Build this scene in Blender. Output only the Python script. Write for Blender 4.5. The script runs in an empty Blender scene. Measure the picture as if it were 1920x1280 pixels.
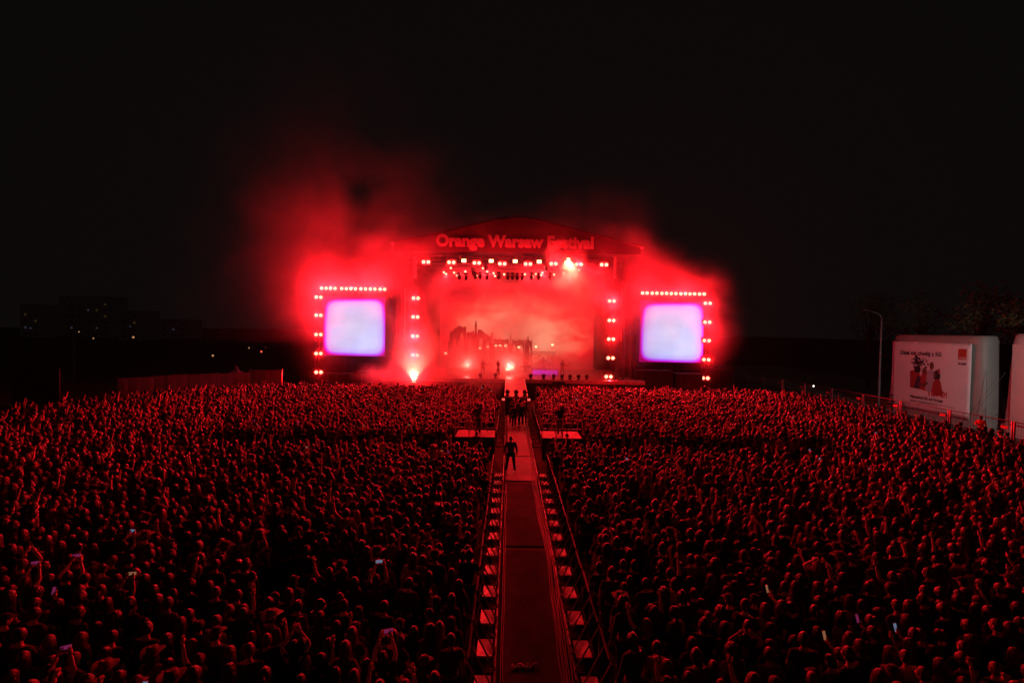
import bpy, bmesh, math, random
from mathutils import Vector, Matrix, noise
import numpy as np

R = math.radians
PI = math.pi
rng = random.Random(11)
S = bpy.context.scene
COL = S.collection

# ------------------------------------------------------------------ camera
F_PX = 920.0                       # focal length in pixels of the 1920 wide photograph
CAM = Vector((0.0, 0.0, 7.3))
cam_d = bpy.data.cameras.new('camera')
cam_d.sensor_fit = 'HORIZONTAL'
cam_d.sensor_width = 36.0
cam_d.lens = 36.0 * F_PX / 1920.0
cam_d.clip_start = 0.1
cam_d.clip_end = 2000.0
cam = bpy.data.objects.new('camera', cam_d)
COL.objects.link(cam)
YAW, PITCH, ROLL = R(-0.30), R(1.37), R(0.95)
CAM_ROT = Matrix.Rotation(YAW, 3, 'Z') @ Matrix.Rotation(PI / 2 - PITCH, 3, 'X') @ Matrix.Rotation(ROLL, 3, 'Z')
cam.matrix_world = Matrix.Translation(CAM) @ CAM_ROT.to_4x4()
S.camera = cam

# ------------------------------------------------------------------ night sky
W = bpy.data.worlds.new('World')
S.world = W
W.use_nodes = True
bg = W.node_tree.nodes['Background']
bg.inputs['Color'].default_value = (1.0, 0.93, 0.95, 1)
bg.inputs['Strength'].default_value = 0.0027

# ------------------------------------------------------------------ render settings
S.render.engine = 'CYCLES'
S.view_settings.view_transform = 'Standard'
S.view_settings.look = 'None'
S.view_settings.exposure = 0.0
S.view_settings.gamma = 1.0
S.view_settings.use_curve_mapping = False
S.cycles.use_denoising = True
S.cycles.max_bounces = 6
S.cycles.diffuse_bounces = 2
S.cycles.glossy_bounces = 2
S.cycles.volume_bounces = 1
S.cycles.transparent_max_bounces = 8
S.cycles.sample_clamp_indirect = 4.0
S.cycles.volume_step_rate = 1.0
S.cycles.volume_max_steps = 256
S.cycles.use_light_tree = True

RED = (1.0, 0.0062, 0.0118)
LAMP_W = 5200.0                    # watts of one blinder of the light columns
TRUSS_W = 900.0

# ------------------------------------------------------------------ pixels of the photograph -> points of the place
def ray(px, py):
    return (CAM_ROT @ Vector(((px - 960.0) / F_PX, (640.0 - py) / F_PX, -1.0)))
def at_y(px, py, y):
    d = ray(px, py); return CAM + d * (y / d.y)
def at_z(px, py, z):
    d = ray(px, py); return CAM + d * ((z - CAM.z) / d.z)
def at_x(px, py, x):
    d = ray(px, py); return CAM + d * (x / d.x)

# ------------------------------------------------------------------ materials
def nt(m):
    m.use_nodes = True
    t = m.node_tree
    return t, t.nodes, t.links, t.nodes['Principled BSDF']

def mat(name, col, rough=0.6, metal=0.0, var=0.12, scale=6.0, bump=0.0, bscale=40.0, spec=0.5, sheen=0.0, rand=0.0, stretch=None):
    m = bpy.data.materials.new(name)
    t, N, L, b = nt(m)
    b.inputs['Roughness'].default_value = rough
    b.inputs['Metallic'].default_value = metal
    b.inputs['Specular IOR Level'].default_value = spec
    if sheen:
        b.inputs['Sheen Weight'].default_value = sheen
        b.inputs['Sheen Roughness'].default_value = 0.28
    tc = N.new('ShaderNodeTexCoord')
    nz = N.new('ShaderNodeTexNoise'); nz.inputs['Scale'].default_value = scale; nz.inputs['Detail'].default_value = 5
    src = tc.outputs['Object']
    if stretch:
        mp = N.new('ShaderNodeMapping'); mp.inputs['Scale'].default_value = stretch
        L.new(src, mp.inputs['Vector']); src = mp.outputs['Vector']
    L.new(src, nz.inputs['Vector'])
    mx = N.new('ShaderNodeMix'); mx.data_type = 'RGBA'
    lo = [max(0.0, c * (1 - var * 1.6)) for c in col]; hi = [min(1.0, c * (1 + var * 1.6)) for c in col]
    mx.inputs['A'].default_value = (*lo, 1); mx.inputs['B'].default_value = (*hi, 1)
    L.new(nz.outputs['Fac'], mx.inputs['Factor'])
    out = mx.outputs['Result']
    if rand:
        oi = N.new('ShaderNodeObjectInfo')
        mr = N.new('ShaderNodeMapRange'); mr.inputs['To Min'].default_value = 1 - rand; mr.inputs['To Max'].default_value = 1 + rand * 1.6
        pw = N.new('ShaderNodeMath'); pw.operation = 'POWER'; pw.inputs[1].default_value = 2.0
        L.new(oi.outputs['Random'], pw.inputs[0]); L.new(pw.outputs[0], mr.inputs['Value'])
        m2 = N.new('ShaderNodeVectorMath'); m2.operation = 'SCALE'
        L.new(out, m2.inputs[0]); L.new(mr.outputs[0], m2.inputs['Scale']); out = m2.outputs[0]
    L.new(out, b.inputs['Base Color'])
    if bump:
        n2 = N.new('ShaderNodeTexNoise'); n2.inputs['Scale'].default_value = bscale; n2.inputs['Detail'].default_value = 4
        L.new(src, n2.inputs['Vector'])
        bp = N.new('ShaderNodeBump'); bp.inputs['Strength'].default_value = bump; bp.inputs['Distance'].default_value = 0.02
        L.new(n2.outputs['Fac'], bp.inputs['Height']); L.new(bp.outputs['Normal'], b.inputs['Normal'])
    return m

def emit(name, col, strength, sample=True):
    m = bpy.data.materials.new(name)
    t, N, L, b = nt(m)
    b.inputs['Base Color'].default_value = (0.02, 0.02, 0.02, 1)
    b.inputs['Emission Color'].default_value = (*col, 1)
    b.inputs['Emission Strength'].default_value = strength
    if not sample:
        m.cycles.emission_sampling = 'NONE'
    return m

M = {}
M['asphalt'] = mat('asphalt', (0.05, 0.05, 0.052), 0.85, bump=0.3, bscale=3, scale=0.6)
M['turf'] = mat('trodden_turf', (0.045, 0.05, 0.025), 0.95, bump=0.4, bscale=5, scale=0.4, var=0.3)
M['kerb'] = mat('kerb_concrete', (0.3, 0.29, 0.27), 0.85, bump=0.2)
M['steel'] = mat('galvanised_steel', (0.5, 0.5, 0.51), 0.38, 0.9, bump=0.1, bscale=12, scale=2.5)
M['plate'] = mat('worn_step_plate', (0.72, 0.70, 0.68), 0.36, 0.3, bump=0.25, bscale=5, scale=4, var=0.2)
M['alu'] = mat('truss_black_steel', (0.06, 0.06, 0.062), 0.45, 0.5, scale=2)
M['black'] = mat('black_paint', (0.014, 0.014, 0.015), 0.45, scale=3)
M['drape'] = mat('black_drape', (0.03, 0.03, 0.032), 0.9, bump=0.6, bscale=1.5, scale=1, stretch=(3, 3, 0.25))
M['roofcloth'] = mat('roof_membrane', (0.07, 0.07, 0.075), 0.6, bump=0.4, bscale=0.9, scale=0.5, var=0.2)
M['deck'] = mat('stage_deck_ply', (0.16, 0.15, 0.14), 0.4, bump=0.1, scale=0.7, var=0.25)
M['letter'] = mat('letter_white', (0.27, 0.265, 0.26), 0.7, scale=2)
M['carpet'] = mat('dark_carpet', (0.055, 0.05, 0.05), 0.85, bump=0.5, bscale=7, scale=2.2, var=0.45)
M['carpetpale'] = mat('pale_floor_mat', (0.32, 0.30, 0.29), 0.55, bump=0.3, bscale=4, scale=1.6, var=0.35)
M['cable'] = mat('rubber_cable', (0.10, 0.09, 0.09), 0.4, scale=5)
M['hazardtape'] = mat('pale_edge_strip', (0.6, 0.58, 0.55), 0.4, 0.3, scale=6, var=0.3)
M['setstone'] = mat('painted_stone', (0.10, 0.09, 0.085), 0.85, bump=0.5, bscale=4, scale=2, var=0.3)
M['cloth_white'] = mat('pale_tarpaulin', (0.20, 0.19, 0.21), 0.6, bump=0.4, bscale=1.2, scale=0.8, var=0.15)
M['banner'] = mat('printed_vinyl', (0.74, 0.73, 0.73), 0.55, bump=0.35, bscale=0.9, scale=0.6, var=0.05)
M['inflate'] = mat('inflatable_cloth', (0.26, 0.26, 0.24), 0.55, bump=0.3, bscale=1.5, scale=0.7, var=0.12)
M['ink'] = mat('black_ink', (0.012, 0.012, 0.012), 0.5)
M['redink'] = mat('red_ink', (0.42, 0.035, 0.008), 0.5)
M['skyink'] = mat('pale_blue_ink', (0.35, 0.37, 0.45), 0.5)
M['skinink'] = mat('brown_ink', (0.12, 0.06, 0.04), 0.5)
M['navyink'] = mat('dark_blue_ink', (0.03, 0.03, 0.06), 0.5)
M['darkred'] = mat('deep_red_ink', (0.32, 0.03, 0.025), 0.5)
M['bark'] = mat('tree_bark', (0.08, 0.06, 0.045), 0.9, bump=0.8, bscale=6, stretch=(1, 1, 0.2))
M['leaf'] = mat('tree_leaves', (0.075, 0.085, 0.028), 0.6, scale=1.4, var=0.5)
M['green'] = mat('green_plastic', (0.03, 0.16, 0.09), 0.5)
M['skin'] = mat('skin', (0.56, 0.36, 0.28), 0.5, spec=0.45, sheen=0.1, rand=0.35, scale=4, var=0.08)
M['hair'] = mat('hair', (0.014, 0.011, 0.009), 0.44, spec=0.45, sheen=0.10, rand=0.7, bump=0.9, bscale=60, scale=30, var=0.3, stretch=(1, 1, 0.12))
M['fair'] = mat('fair_hair', (0.075, 0.052, 0.03), 0.48, spec=0.45, sheen=0.12, rand=0.4, bump=0.9, bscale=60, scale=30, var=0.3, stretch=(1, 1, 0.12))
M['cloth'] = mat('dark_cotton', (0.035, 0.034, 0.036), 0.9, spec=0.25, sheen=0.06, rand=0.9, bump=0.35, bscale=9, scale=3)
M['clothpale'] = mat('pale_cotton', (0.22, 0.21, 0.21), 0.9, spec=0.25, sheen=0.05, rand=0.5, bump=0.35, bscale=9, scale=3)
M['denim'] = mat('denim', (0.03, 0.035, 0.05), 0.9, rand=0.5, spec=0.2)
M['felt'] = mat('felt_hat', (0.10, 0.08, 0.07), 0.8, rand=0.6, spec=0.3, sheen=0.1)
M['vest'] = mat('orange_vest', (0.85, 0.13, 0.01), 0.7)
M['brass'] = mat('cymbal_brass', (0.7, 0.5, 0.2), 0.25, 1.0)
M['drumshell'] = mat('drum_lacquer', (0.5, 0.45, 0.5), 0.3)
M['guitar'] = mat('guitar_lacquer', (0.35, 0.03, 0.02), 0.25)
M['lens_red'] = emit('lit_lens', (1.0, 0.30, 0.13), 7.0, False)
M['lens_rim'] = emit('lit_reflector', (1.0, 0.085, 0.065), 1.6, False)
M['matte'] = mat('matte_black_sheet', (0.010, 0.010, 0.010), 0.95, spec=0.1)
M['cloth_dim'] = mat('grey_tarpaulin', (0.085, 0.08, 0.09), 0.7, bump=0.4, bscale=1.2, scale=0.8, var=0.2)  # the same tarpaulin away from its lit end, dimness put into the colour
M['lens_warm'] = emit('lit_warm_lens', (1.0, 0.42, 0.20), 5.0, False)
M['lens_purple'] = emit('lit_purple_panel', (0.50, 0.03, 0.75), 0.9)  # glow that stands in for violet light falling on the riser
M['lens_small'] = emit('lit_small_lens', (1.0, 0.32, 0.18), 6.0, False)
M['phone_cool'] = emit('phone_screen_cool', (0.45, 0.6, 1.0), 0.22, False)
M['phone_warm'] = emit('phone_screen_warm', (1.0, 0.40, 0.2), 0.22, False)
M['phone_pink'] = emit('phone_screen_pink', (0.9, 0.08, 0.4), 0.15, False)
M['torch'] = emit('phone_torch', (1.0, 0.9, 0.65), 22.0, False)
M['win_warm'] = emit('lit_window_warm', (1.0, 0.6, 0.2), 0.022, False)
M['win_cool'] = emit('lit_window_cool', (0.5, 0.6, 1.0), 0.03, False)
M['led_violet'] = emit('violet_led', (0.12, 0.08, 0.8), 0.16, False)
M['tail_red'] = emit('red_lamp', (1.0, 0.10, 0.05), 1.2, False)
M['sodium'] = emit('sodium_lamp', (1.0, 0.5, 0.2), 0.5, False)
M['farwall'] = mat('far_render', (0.9, 0.87, 0.87), 0.9, var=0.03)

def screen_mat(name, flip):
    """A lit LED wall: pale lavender picture, violet to magenta towards its rounded edge."""
    m = bpy.data.materials.new(name)
    t, N, L, b = nt(m)
    b.inputs['Base Color'].default_value = (0.01, 0.01, 0.01, 1)
    tc = N.new('ShaderNodeTexCoord')
    sp = N.new('ShaderNodeSeparateXYZ'); L.new(tc.outputs['Generated'], sp.inputs[0])
    def math_(op, a, bb=None):
        n = N.new('ShaderNodeMath'); n.operation = op
        for i, v in enumerate((a, bb)):
            if v is None: continue
            if isinstance(v, (int, float)): n.inputs[i].default_value = v
            else: L.new(v, n.inputs[i])
        return n.outputs[0]
    x = math_('ABSOLUTE', math_('SUBTRACT', math_('MULTIPLY', sp.outputs['X'], 2.0), 1.0))
    z0 = math_('SUBTRACT', math_('MULTIPLY', sp.outputs['Z'], 2.0), 1.0)
    z = math_('ABSOLUTE', z0)
    e = math_('POWER', math_('ADD', math_('POWER', x, 7.0), math_('POWER', z, 7.0)), 1 / 7.0)
    left = math_('MULTIPLY', math_('SUBTRACT', 1.0, sp.outputs['X']), 0.10)
    topb = math_('MULTIPLY', math_('MAXIMUM', z0, 0.0), 0.07)
    e2 = math_('ADD', e, math_('ADD', math_('MULTIPLY', left, 0.6), math_('MULTIPLY', topb, 0.9)))
    rp = N.new('ShaderNodeValToRGB'); L.new(math_('MULTIPLY', e2, 0.965), rp.inputs[0])
    r = rp.color_ramp
    r.elements[0].position = 0.0; r.elements[0].color = (0.58, 0.63, 0.88, 1)
    r.elements[1].position = 1.0; r.elements[1].color = (0.30, 0.0, 0.10, 1)  # magenta rim and dark end paint in the screen's blurred glow
    for p, c in ((0.72, (0.50, 0.52, 0.88, 1)), (0.87, (0.44, 0.36, 0.88, 1)), (0.935, (0.40, 0.07, 0.86, 1)), (0.975, (0.50, 0.0, 0.55, 1))):
        k = r.elements.new(p); k.color = c
    nz = N.new('ShaderNodeTexNoise'); nz.inputs['Scale'].default_value = 2.6; nz.inputs['Detail'].default_value = 4
    L.new(tc.outputs['Generated'], nz.inputs['Vector'])
    mr = N.new('ShaderNodeMapRange'); mr.inputs['From Min'].default_value = 0.3; mr.inputs['From Max'].default_value = 0.7
    mr.inputs['To Min'].default_value = 0.86; mr.inputs['To Max'].default_value = 1.10
    L.new(nz.outputs['Fac'], mr.inputs['Value'])
    lr = math_('ADD', 0.86, math_('MULTIPLY', sp.outputs['X'], 0.22))
    st = math_('MULTIPLY', mr.outputs[0], lr)
    L.new(rp.outputs[0], b.inputs['Emission Color'])
    L.new(math_('MULTIPLY', st, 1.2), b.inputs['Emission Strength'])
    return m
M['screen'] = screen_mat('lit_led_wall', False)

def backdrop_mat():
    """The LED wall behind the band: a red sky with a pale burst of cloud in it."""
    m = bpy.data.materials.new('lit_backdrop')
    t, N, L, b = nt(m)
    b.inputs['Base Color'].default_value = (0.02, 0.01, 0.01, 1)
    tc = N.new('ShaderNodeTexCoord')
    mp = N.new('ShaderNodeMapping'); mp.inputs['Location'].default_value = (-0.50, 0, -0.42); mp.inputs['Scale'].default_value = (1.0, 0, 0.95)
    L.new(tc.outputs['Generated'], mp.inputs['Vector'])
    nz = N.new('ShaderNodeTexNoise'); nz.inputs['Scale'].default_value = 5.0; nz.inputs['Detail'].default_value = 7; nz.inputs['Distortion'].default_value = 0.8
    L.new(tc.outputs['Generated'], nz.inputs['Vector'])
    ln = N.new('ShaderNodeVectorMath'); ln.operation = 'LENGTH'; L.new(mp.outputs[0], ln.inputs[0])
    ad = N.new('ShaderNodeMath'); ad.operation = 'MULTIPLY_ADD'; ad.inputs[1].default_value = -0.42
    L.new(nz.outputs['Fac'], ad.inputs[0]); L.new(ln.outputs['Value'], ad.inputs[2])
    rp = N.new('ShaderNodeValToRGB'); L.new(ad.outputs[0], rp.inputs[0])
    r = rp.color_ramp
    r.elements[0].position = 0.0; r.elements[0].color = (1.0, 0.34, 0.20, 1)
    r.elements[1].position = 0.46; r.elements[1].color = (0.16, 0.001, 0.004, 1)  # dark red end paints in the soft fading of lit fog
    k = r.elements.new(0.27); k.color = (0.75, 0.008, 0.014, 1)
    k = r.elements.new(0.06); k.color = (1.0, 0.22, 0.13, 1)
    k = r.elements.new(0.18); k.color = (1.0, 0.05, 0.035, 1)
    L.new(rp.outputs[0], b.inputs['Emission Color'])
    b.inputs['Emission Strength'].default_value = 1.0
    return m
M['backdrop'] = backdrop_mat()

# ------------------------------------------------------------------ mesh building helpers
class MB:
    def __init__(s):
        s.v, s.f, s.m = [], [], []
    def add(s, verts, faces, mi=0):
        o = len(s.v)
        s.v += [tuple(p) for p in verts]
        s.f += [tuple(i + o for i in q) for q in faces]
        s.m += [mi] * len(faces)
        return s
    def box(s, lo, hi, mi=0, mw=None):
        x0, y0, z0 = lo; x1, y1, z1 = hi
        v = [Vector(p) for p in ((x0, y0, z0), (x1, y0, z0), (x1, y1, z0), (x0, y1, z0), (x0, y0, z1), (x1, y0, z1), (x1, y1, z1), (x0, y1, z1))]
        if mw is not None: v = [mw @ p for p in v]
        return s.add(v, [(3, 2, 1, 0), (4, 5, 6, 7), (0, 1, 5, 4), (1, 2, 6, 5), (2, 3, 7, 6), (3, 0, 4, 7)], mi)
    def tube(s, pts, rad, n=6, mi=0, caps=True):
        pts = [Vector(p) for p in pts]
        rr = rad if isinstance(rad, (list, tuple)) else [rad] * len(pts)
        rings = []
        up = None
        for i, p in enumerate(pts):
            d = (pts[min(i + 1, len(pts) - 1)] - pts[max(i - 1, 0)])
            if d.length < 1e-9: d = Vector((0, 0, 1))
            d.normalize()
            if up is None:
                up = Vector((0, 0, 1)) if abs(d.z) < 0.9 else Vector((1, 0, 0))
            a = d.cross(up).normalized(); bb = a.cross(d).normalized(); up = bb
            rings.append([p + (a * math.cos(2 * PI * k / n) + bb * math.sin(2 * PI * k / n)) * rr[i] for k in range(n)])
        v = [q for r_ in rings for q in r_]
        f = []
        for i in range(len(pts) - 1):
            for k in range(n):
                f.append((i * n + k, i * n + (k + 1) % n, (i + 1) * n + (k + 1) % n, (i + 1) * n + k))
        if caps:
            f.append(tuple(range(n))[::-1]); f.append(tuple(range((len(pts) - 1) * n, len(pts) * n)))
        return s.add(v, f, mi)
    def lathe(s, prof, n=12, mi=0, mw=None, capb=True, capt=True):
        """prof: list of (radius, z)."""
        v = [Vector((r_ * math.cos(2 * PI * k / n), r_ * math.sin(2 * PI * k / n), z)) for r_, z in prof for k in range(n)]
        if mw is not None: v = [mw @ p for p in v]
        f = []
        for i in range(len(prof) - 1):
            for k in range(n):
                f.append((i * n + k, i * n + (k + 1) % n, (i + 1) * n + (k + 1) % n, (i + 1) * n + k))
        if capb: f.append(tuple(range(n))[::-1])
        if capt: f.append(tuple(range((len(prof) - 1) * n, len(prof) * n)))
        return s.add(v, f, mi)
    def ball(s, c, r, nu=10, nv=7, mi=0):
        r = (r, r, r) if isinstance(r, (int, float)) else r
        prof = [(math.sin(PI * j / nv), -math.cos(PI * j / nv)) for j in range(nv + 1)]
        prof[0] = (0.02, prof[0][1]); prof[-1] = (0.02, prof[-1][1])
        mw = Matrix.Translation(Vector(c)) @ Matrix.Diagonal((*r, 1))
        return s.lathe(prof, nu, mi, mw)
    def poly(s, outline, mw, depth=0.0, mi=0):
        """A flat outline (x, y) extruded by depth along its own z."""
        n = len(outline)
        if depth == 0:
            return s.add([mw @ Vector((x, y, 0)) for x, y in outline], [tuple(range(n))], mi)
        v = [mw @ Vector((x, y, 0)) for x, y in outline] + [mw @ Vector((x, y, depth)) for x, y in outline]
        f = [tuple(range(n))[::-1], tuple(range(n, 2 * n))] + [(i, (i + 1) % n, n + (i + 1) % n, n + i) for i in range(n)]
        return s.add(v, f, mi)
    def mesh(s, name, mats, smooth=False):
        me = bpy.data.meshes.new(name)
        me.from_pydata(s.v, [], s.f)
        for m in (mats if isinstance(mats, (list, tuple)) else [mats]):
            me.materials.append(m)
        me.polygons.foreach_set('material_index', s.m)
        if smooth: me.polygons.foreach_set('use_smooth', [True] * len(me.polygons))
        me.update()
        return me
    def build(s, name, mats, parent=None, smooth=False, **tags):
        return put(name, s.mesh(name, mats, smooth), parent, **tags)

def put(name, data, parent=None, loc=None, rz=None, **tags):
    o = bpy.data.objects.new(name, data)
    COL.objects.link(o)
    if parent is not None: o.parent = parent
    if loc is not None: o.location = loc
    if rz is not None: o.rotation_euler = (0, 0, rz)
    for k, v in tags.items(): o[k] = v
    return o

def thing(name, label, category, loc=(0, 0, 0), rz=0.0, group=None):
    o = put(name, None, None, loc, rz, label=label, category=category)
    o.empty_display_size = 0.2
    if group: o['group'] = group
    return o

def text_mesh(name, s, size, m, extrude=0.01, bold=0.0, align='LEFT'):
    c = bpy.data.curves.new(name, 'FONT')
    c.body = s; c.size = size; c.extrude = extrude; c.offset = bold; c.align_x = align; c.resolution_u = 3
    o = bpy.data.objects.new(name, c); COL.objects.link(o)
    bpy.context.view_layer.update()
    me = bpy.data.meshes.new_from_object(o.evaluated_get(bpy.context.evaluated_depsgraph_get()))
    bpy.data.objects.remove(o); bpy.data.curves.remove(c)
    me.name = name; me.materials.clear(); me.materials.append(m)
    return me

def text_fit(name, s, width, m, **k):
    """Lettering scaled to a given width; returns mesh with its left baseline end at the origin."""
    me = text_mesh(name, s, 1.0, m, **k)
    xs = [v.co.x for v in me.vertices]
    x0, w = min(xs), max(xs) - min(xs)
    for v in me.vertices:
        v.co = Vector(((v.co.x - x0) * width / w, v.co.y * width / w, v.co.z))
    return me

ORD = ['first', 'second', 'third', 'fourth', 'fifth', 'sixth', 'seventh', 'eighth', 'ninth', 'tenth', 'eleventh', 'twelfth',
       'thirteenth', 'fourteenth', 'fifteenth', 'sixteenth', 'seventeenth', 'eighteenth', 'nineteenth', 'twentieth',
       'twenty-first', 'twenty-second', 'twenty-third', 'twenty-fourth', 'twenty-fifth', 'twenty-sixth', 'twenty-seventh', 'twenty-eighth',
       'twenty-ninth', 'thirtieth', 'thirty-first', 'thirty-second', 'thirty-third', 'thirty-fourth', 'thirty-fifth', 'thirty-sixth', 'thirty-seventh', 'thirty-eighth', 'thirty-ninth', 'fortieth']

AX = 0.66                          # the aisle's centre line
# ------------------------------------------------------------------ ground, road, walls
mb = MB().box((-600, -200, -0.5), (600, 1200, 0.0)); mb.build('ground', M['turf'], kind='structure')
mb = MB().box((32.2, -30, 0.0), (37.2, 110, 0.010)); mb.build('road', M['asphalt'], kind='structure')
for x in (31.95, 37.2):
    MB().box((x, -30, 0.0), (x + 0.25, 110, 0.12)).build('kerb', M['kerb'], kind='structure')
MB().box((37.45, -30, 0.0), (60, 110, 0.10)).build('pavement', M['kerb'], kind='structure')

# ------------------------------------------------------------------ smoke: closed volumes full of drifting theatrical fog
def smoke_volume(name, lo, hi, res, blobs, amp, nscale, seed, aniso=0.25, thr=(0.36, 0.66), warp=0.9, col=(1, 1, 1)):
    """blobs: (centre, radii, strength). A density grid made with noise, lit only by the lamps that stand in it."""
    m = bpy.data.materials.new(name)
    m.use_nodes = True
    N = m.node_tree.nodes; L = m.node_tree.links
    for n in list(N):
        if n.type == 'BSDF_PRINCIPLED': N.remove(n)
    out = [n for n in N if n.type == 'OUTPUT_MATERIAL'][0]
    vp = N.new('ShaderNodeVolumePrincipled')
    vp.inputs['Color'].default_value = (*col, 1)
    vp.inputs['Density'].default_value = amp
    vp.inputs['Density Attribute'].default_value = 'density'
    vp.inputs['Anisotropy'].default_value = aniso
    L.new(vp.outputs['Volume'], out.inputs['Volume'])
    g = bpy.data.node_groups.new(name, 'GeometryNodeTree')
    g.interface.new_socket('Geometry', in_out='INPUT', socket_type='NodeSocketGeometry')
    g.interface.new_socket('Geometry', in_out='OUTPUT', socket_type='NodeSocketGeometry')
    n = g.nodes; l = g.links
    go = n.new('NodeGroupOutput')
    vc = n.new('GeometryNodeVolumeCube')
    vc.inputs['Min'].default_value = lo; vc.inputs['Max'].default_value = hi
    for k, r_ in zip('XYZ', res): vc.inputs['Resolution ' + k].default_value = r_
    pos = n.new('GeometryNodeInputPosition')
    def vm(op, a, b=None, scale=None):
        q = n.new('ShaderNodeVectorMath'); q.operation = op
        for i, v in enumerate((a, b)):
            if v is None: continue
            if hasattr(v, 'is_linked') or hasattr(v, 'links'): l.new(v, q.inputs[i])
            else: q.inputs[i].default_value = v
        if scale is not None: q.inputs['Scale'].default_value = scale
        return q
    def mm(op, a, b=None, c=None, clamp=False):
        q = n.new('ShaderNodeMath'); q.operation = op; q.use_clamp = clamp
        for i, v in enumerate((a, b, c)):
            if v is None: continue
            if isinstance(v, (int, float)): q.inputs[i].default_value = v
            else: l.new(v, q.inputs[i])
        return q.outputs[0]
    off = vm('ADD', pos.outputs[0], (seed * 13.7, seed * 7.1, seed * 3.3))
    wn = n.new('ShaderNodeTexNoise'); wn.inputs['Scale'].default_value = nscale * 0.6; wn.inputs['Detail'].default_value = 1
    l.new(off.outputs[0], wn.inputs['Vector'])
    wsub = vm('SUBTRACT', wn.outputs['Color'], (0.5, 0.5, 0.5))
    wsc = vm('SCALE', wsub.outputs[0], None, warp * 2.2 / nscale)
    p2 = vm('ADD', off.outputs[0], wsc.outputs[0])
    nz = n.new('ShaderNodeTexNoise'); nz.inputs['Scale'].default_value = nscale; nz.inputs['Detail'].default_value = 6; nz.inputs['Roughness'].default_value = 0.56
    l.new(p2.outputs[0], nz.inputs['Vector'])
    mr = n.new('ShaderNodeMapRange'); mr.inputs['From Min'].default_value = thr[0]; mr.inputs['From Max'].default_value = thr[1]
    l.new(nz.outputs['Fac'], mr.inputs['Value'])
    wob = vm('ADD', pos.outputs[0], vm('SCALE', wsub.outputs[0], None, warp * 3.0).outputs[0])
    tot = None
    for c, r_, a in blobs:
        d = vm('DIVIDE', vm('SUBTRACT', wob.outputs[0], c).outputs[0], r_)
        q = n.new('ShaderNodeMapRange'); q.interpolation_type = 'SMOOTHSTEP'
        q.inputs['From Min'].default_value = 1.0; q.inputs['From Max'].default_value = 0.0
        q.inputs['To Min'].default_value = 0.0; q.inputs['To Max'].default_value = a
        q.inputs['From Min'].default_value = 1.28
        ln = n.new('ShaderNodeVectorMath'); ln.operation = 'LENGTH'; l.new(d.outputs[0], ln.inputs[0])
        l.new(ln.outputs['Value'], q.inputs['Value'])
        q2 = mm('MULTIPLY', mm('POWER', mm('DIVIDE', q.outputs[0], a), 1.7), a)
        tot = q2 if tot is None else mm('ADD', tot, q2)
    dens = mm('MULTIPLY', tot, mr.outputs[0])
    l.new(dens, vc.inputs['Density'])
    sm = n.new('GeometryNodeSetMaterial'); sm.inputs['Material'].default_value = m
    l.new(vc.outputs['Volume'], sm.inputs['Geometry'])
    l.new(sm.outputs['Geometry'], go.inputs[0])
    me = bpy.data.meshes.new(name); me.materials.append(m)
    o = put(name, me, kind='stuff', label='red lit theatrical fog drifting round the stage')
    md = o.modifiers.new('fog', 'NODES'); md.node_group = g
    return o

def bl(px, py, y, rx, ry, rz, a):
    p = at_y(px, py, y); return (tuple(p), (rx, ry, rz), a)

# fog that hangs round the screens and columns
smoke_volume('stage_smoke', (-34, 45.5, 0.2), (33, 58, 27), (160, 44, 104), [
    bl(640, 560, 52.2, 9.5, 4.5, 6.5, 0.7), bl(660, 640, 53.0, 7.5, 3.5, 5.5, 0.55),
    bl(575, 520, 53.0, 6.5, 4.5, 5.0, 0.6), bl(740, 500, 52.0, 7.0, 4.0, 5.0, 0.8),
    bl(770, 600, 52.0, 3.5, 3.0, 6.0, 0.8),
    bl(1150, 560, 52.0, 4.5, 3.0, 5.5, 0.8), bl(1180, 490, 52.6, 6.0, 4.0, 3.4, 0.9), bl(775, 458, 49.6, 4.5, 2.4, 2.6, 0.8), bl(1160, 458, 49.6, 4.5, 2.4, 2.4, 0.8),
    bl(1270, 555, 52.2, 7.0, 4.0, 4.6, 0.75), bl(1260, 610, 53.0, 6.5, 3.5, 5.0, 0.6),
    bl(1330, 600, 52.4, 4.2, 3.5, 6.5, 0.5), bl(1175, 620, 52.5, 4.0, 3.5, 6.0, 0.8),
    bl(960, 480, 52.5, 13, 3.0, 3.2, 0.6), bl(1020, 600, 52.5, 8.0, 2.5, 5.0, 0.25), bl(1100, 610, 51.5, 4.0, 2.5, 4.0, 0.8),
    bl(700, 440, 53.0, 8.0, 4.0, 4.0, 0.4), bl(750, 640, 52.0, 4.5, 3.5, 5.5, 0.8),
    bl(960, 440, 50.0, 14, 3.0, 3.0, 0.35), bl(960, 715, 50.0, 15, 2.5, 2.2, 0.25), bl(740, 560, 50.0, 4.5, 3.0, 7.0, 0.45), bl(1180, 570, 50.0, 4.0, 3.0, 6.5, 0.45),
], 0.11, 0.30, 1, 0.25, (0.32, 0.70))
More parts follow.
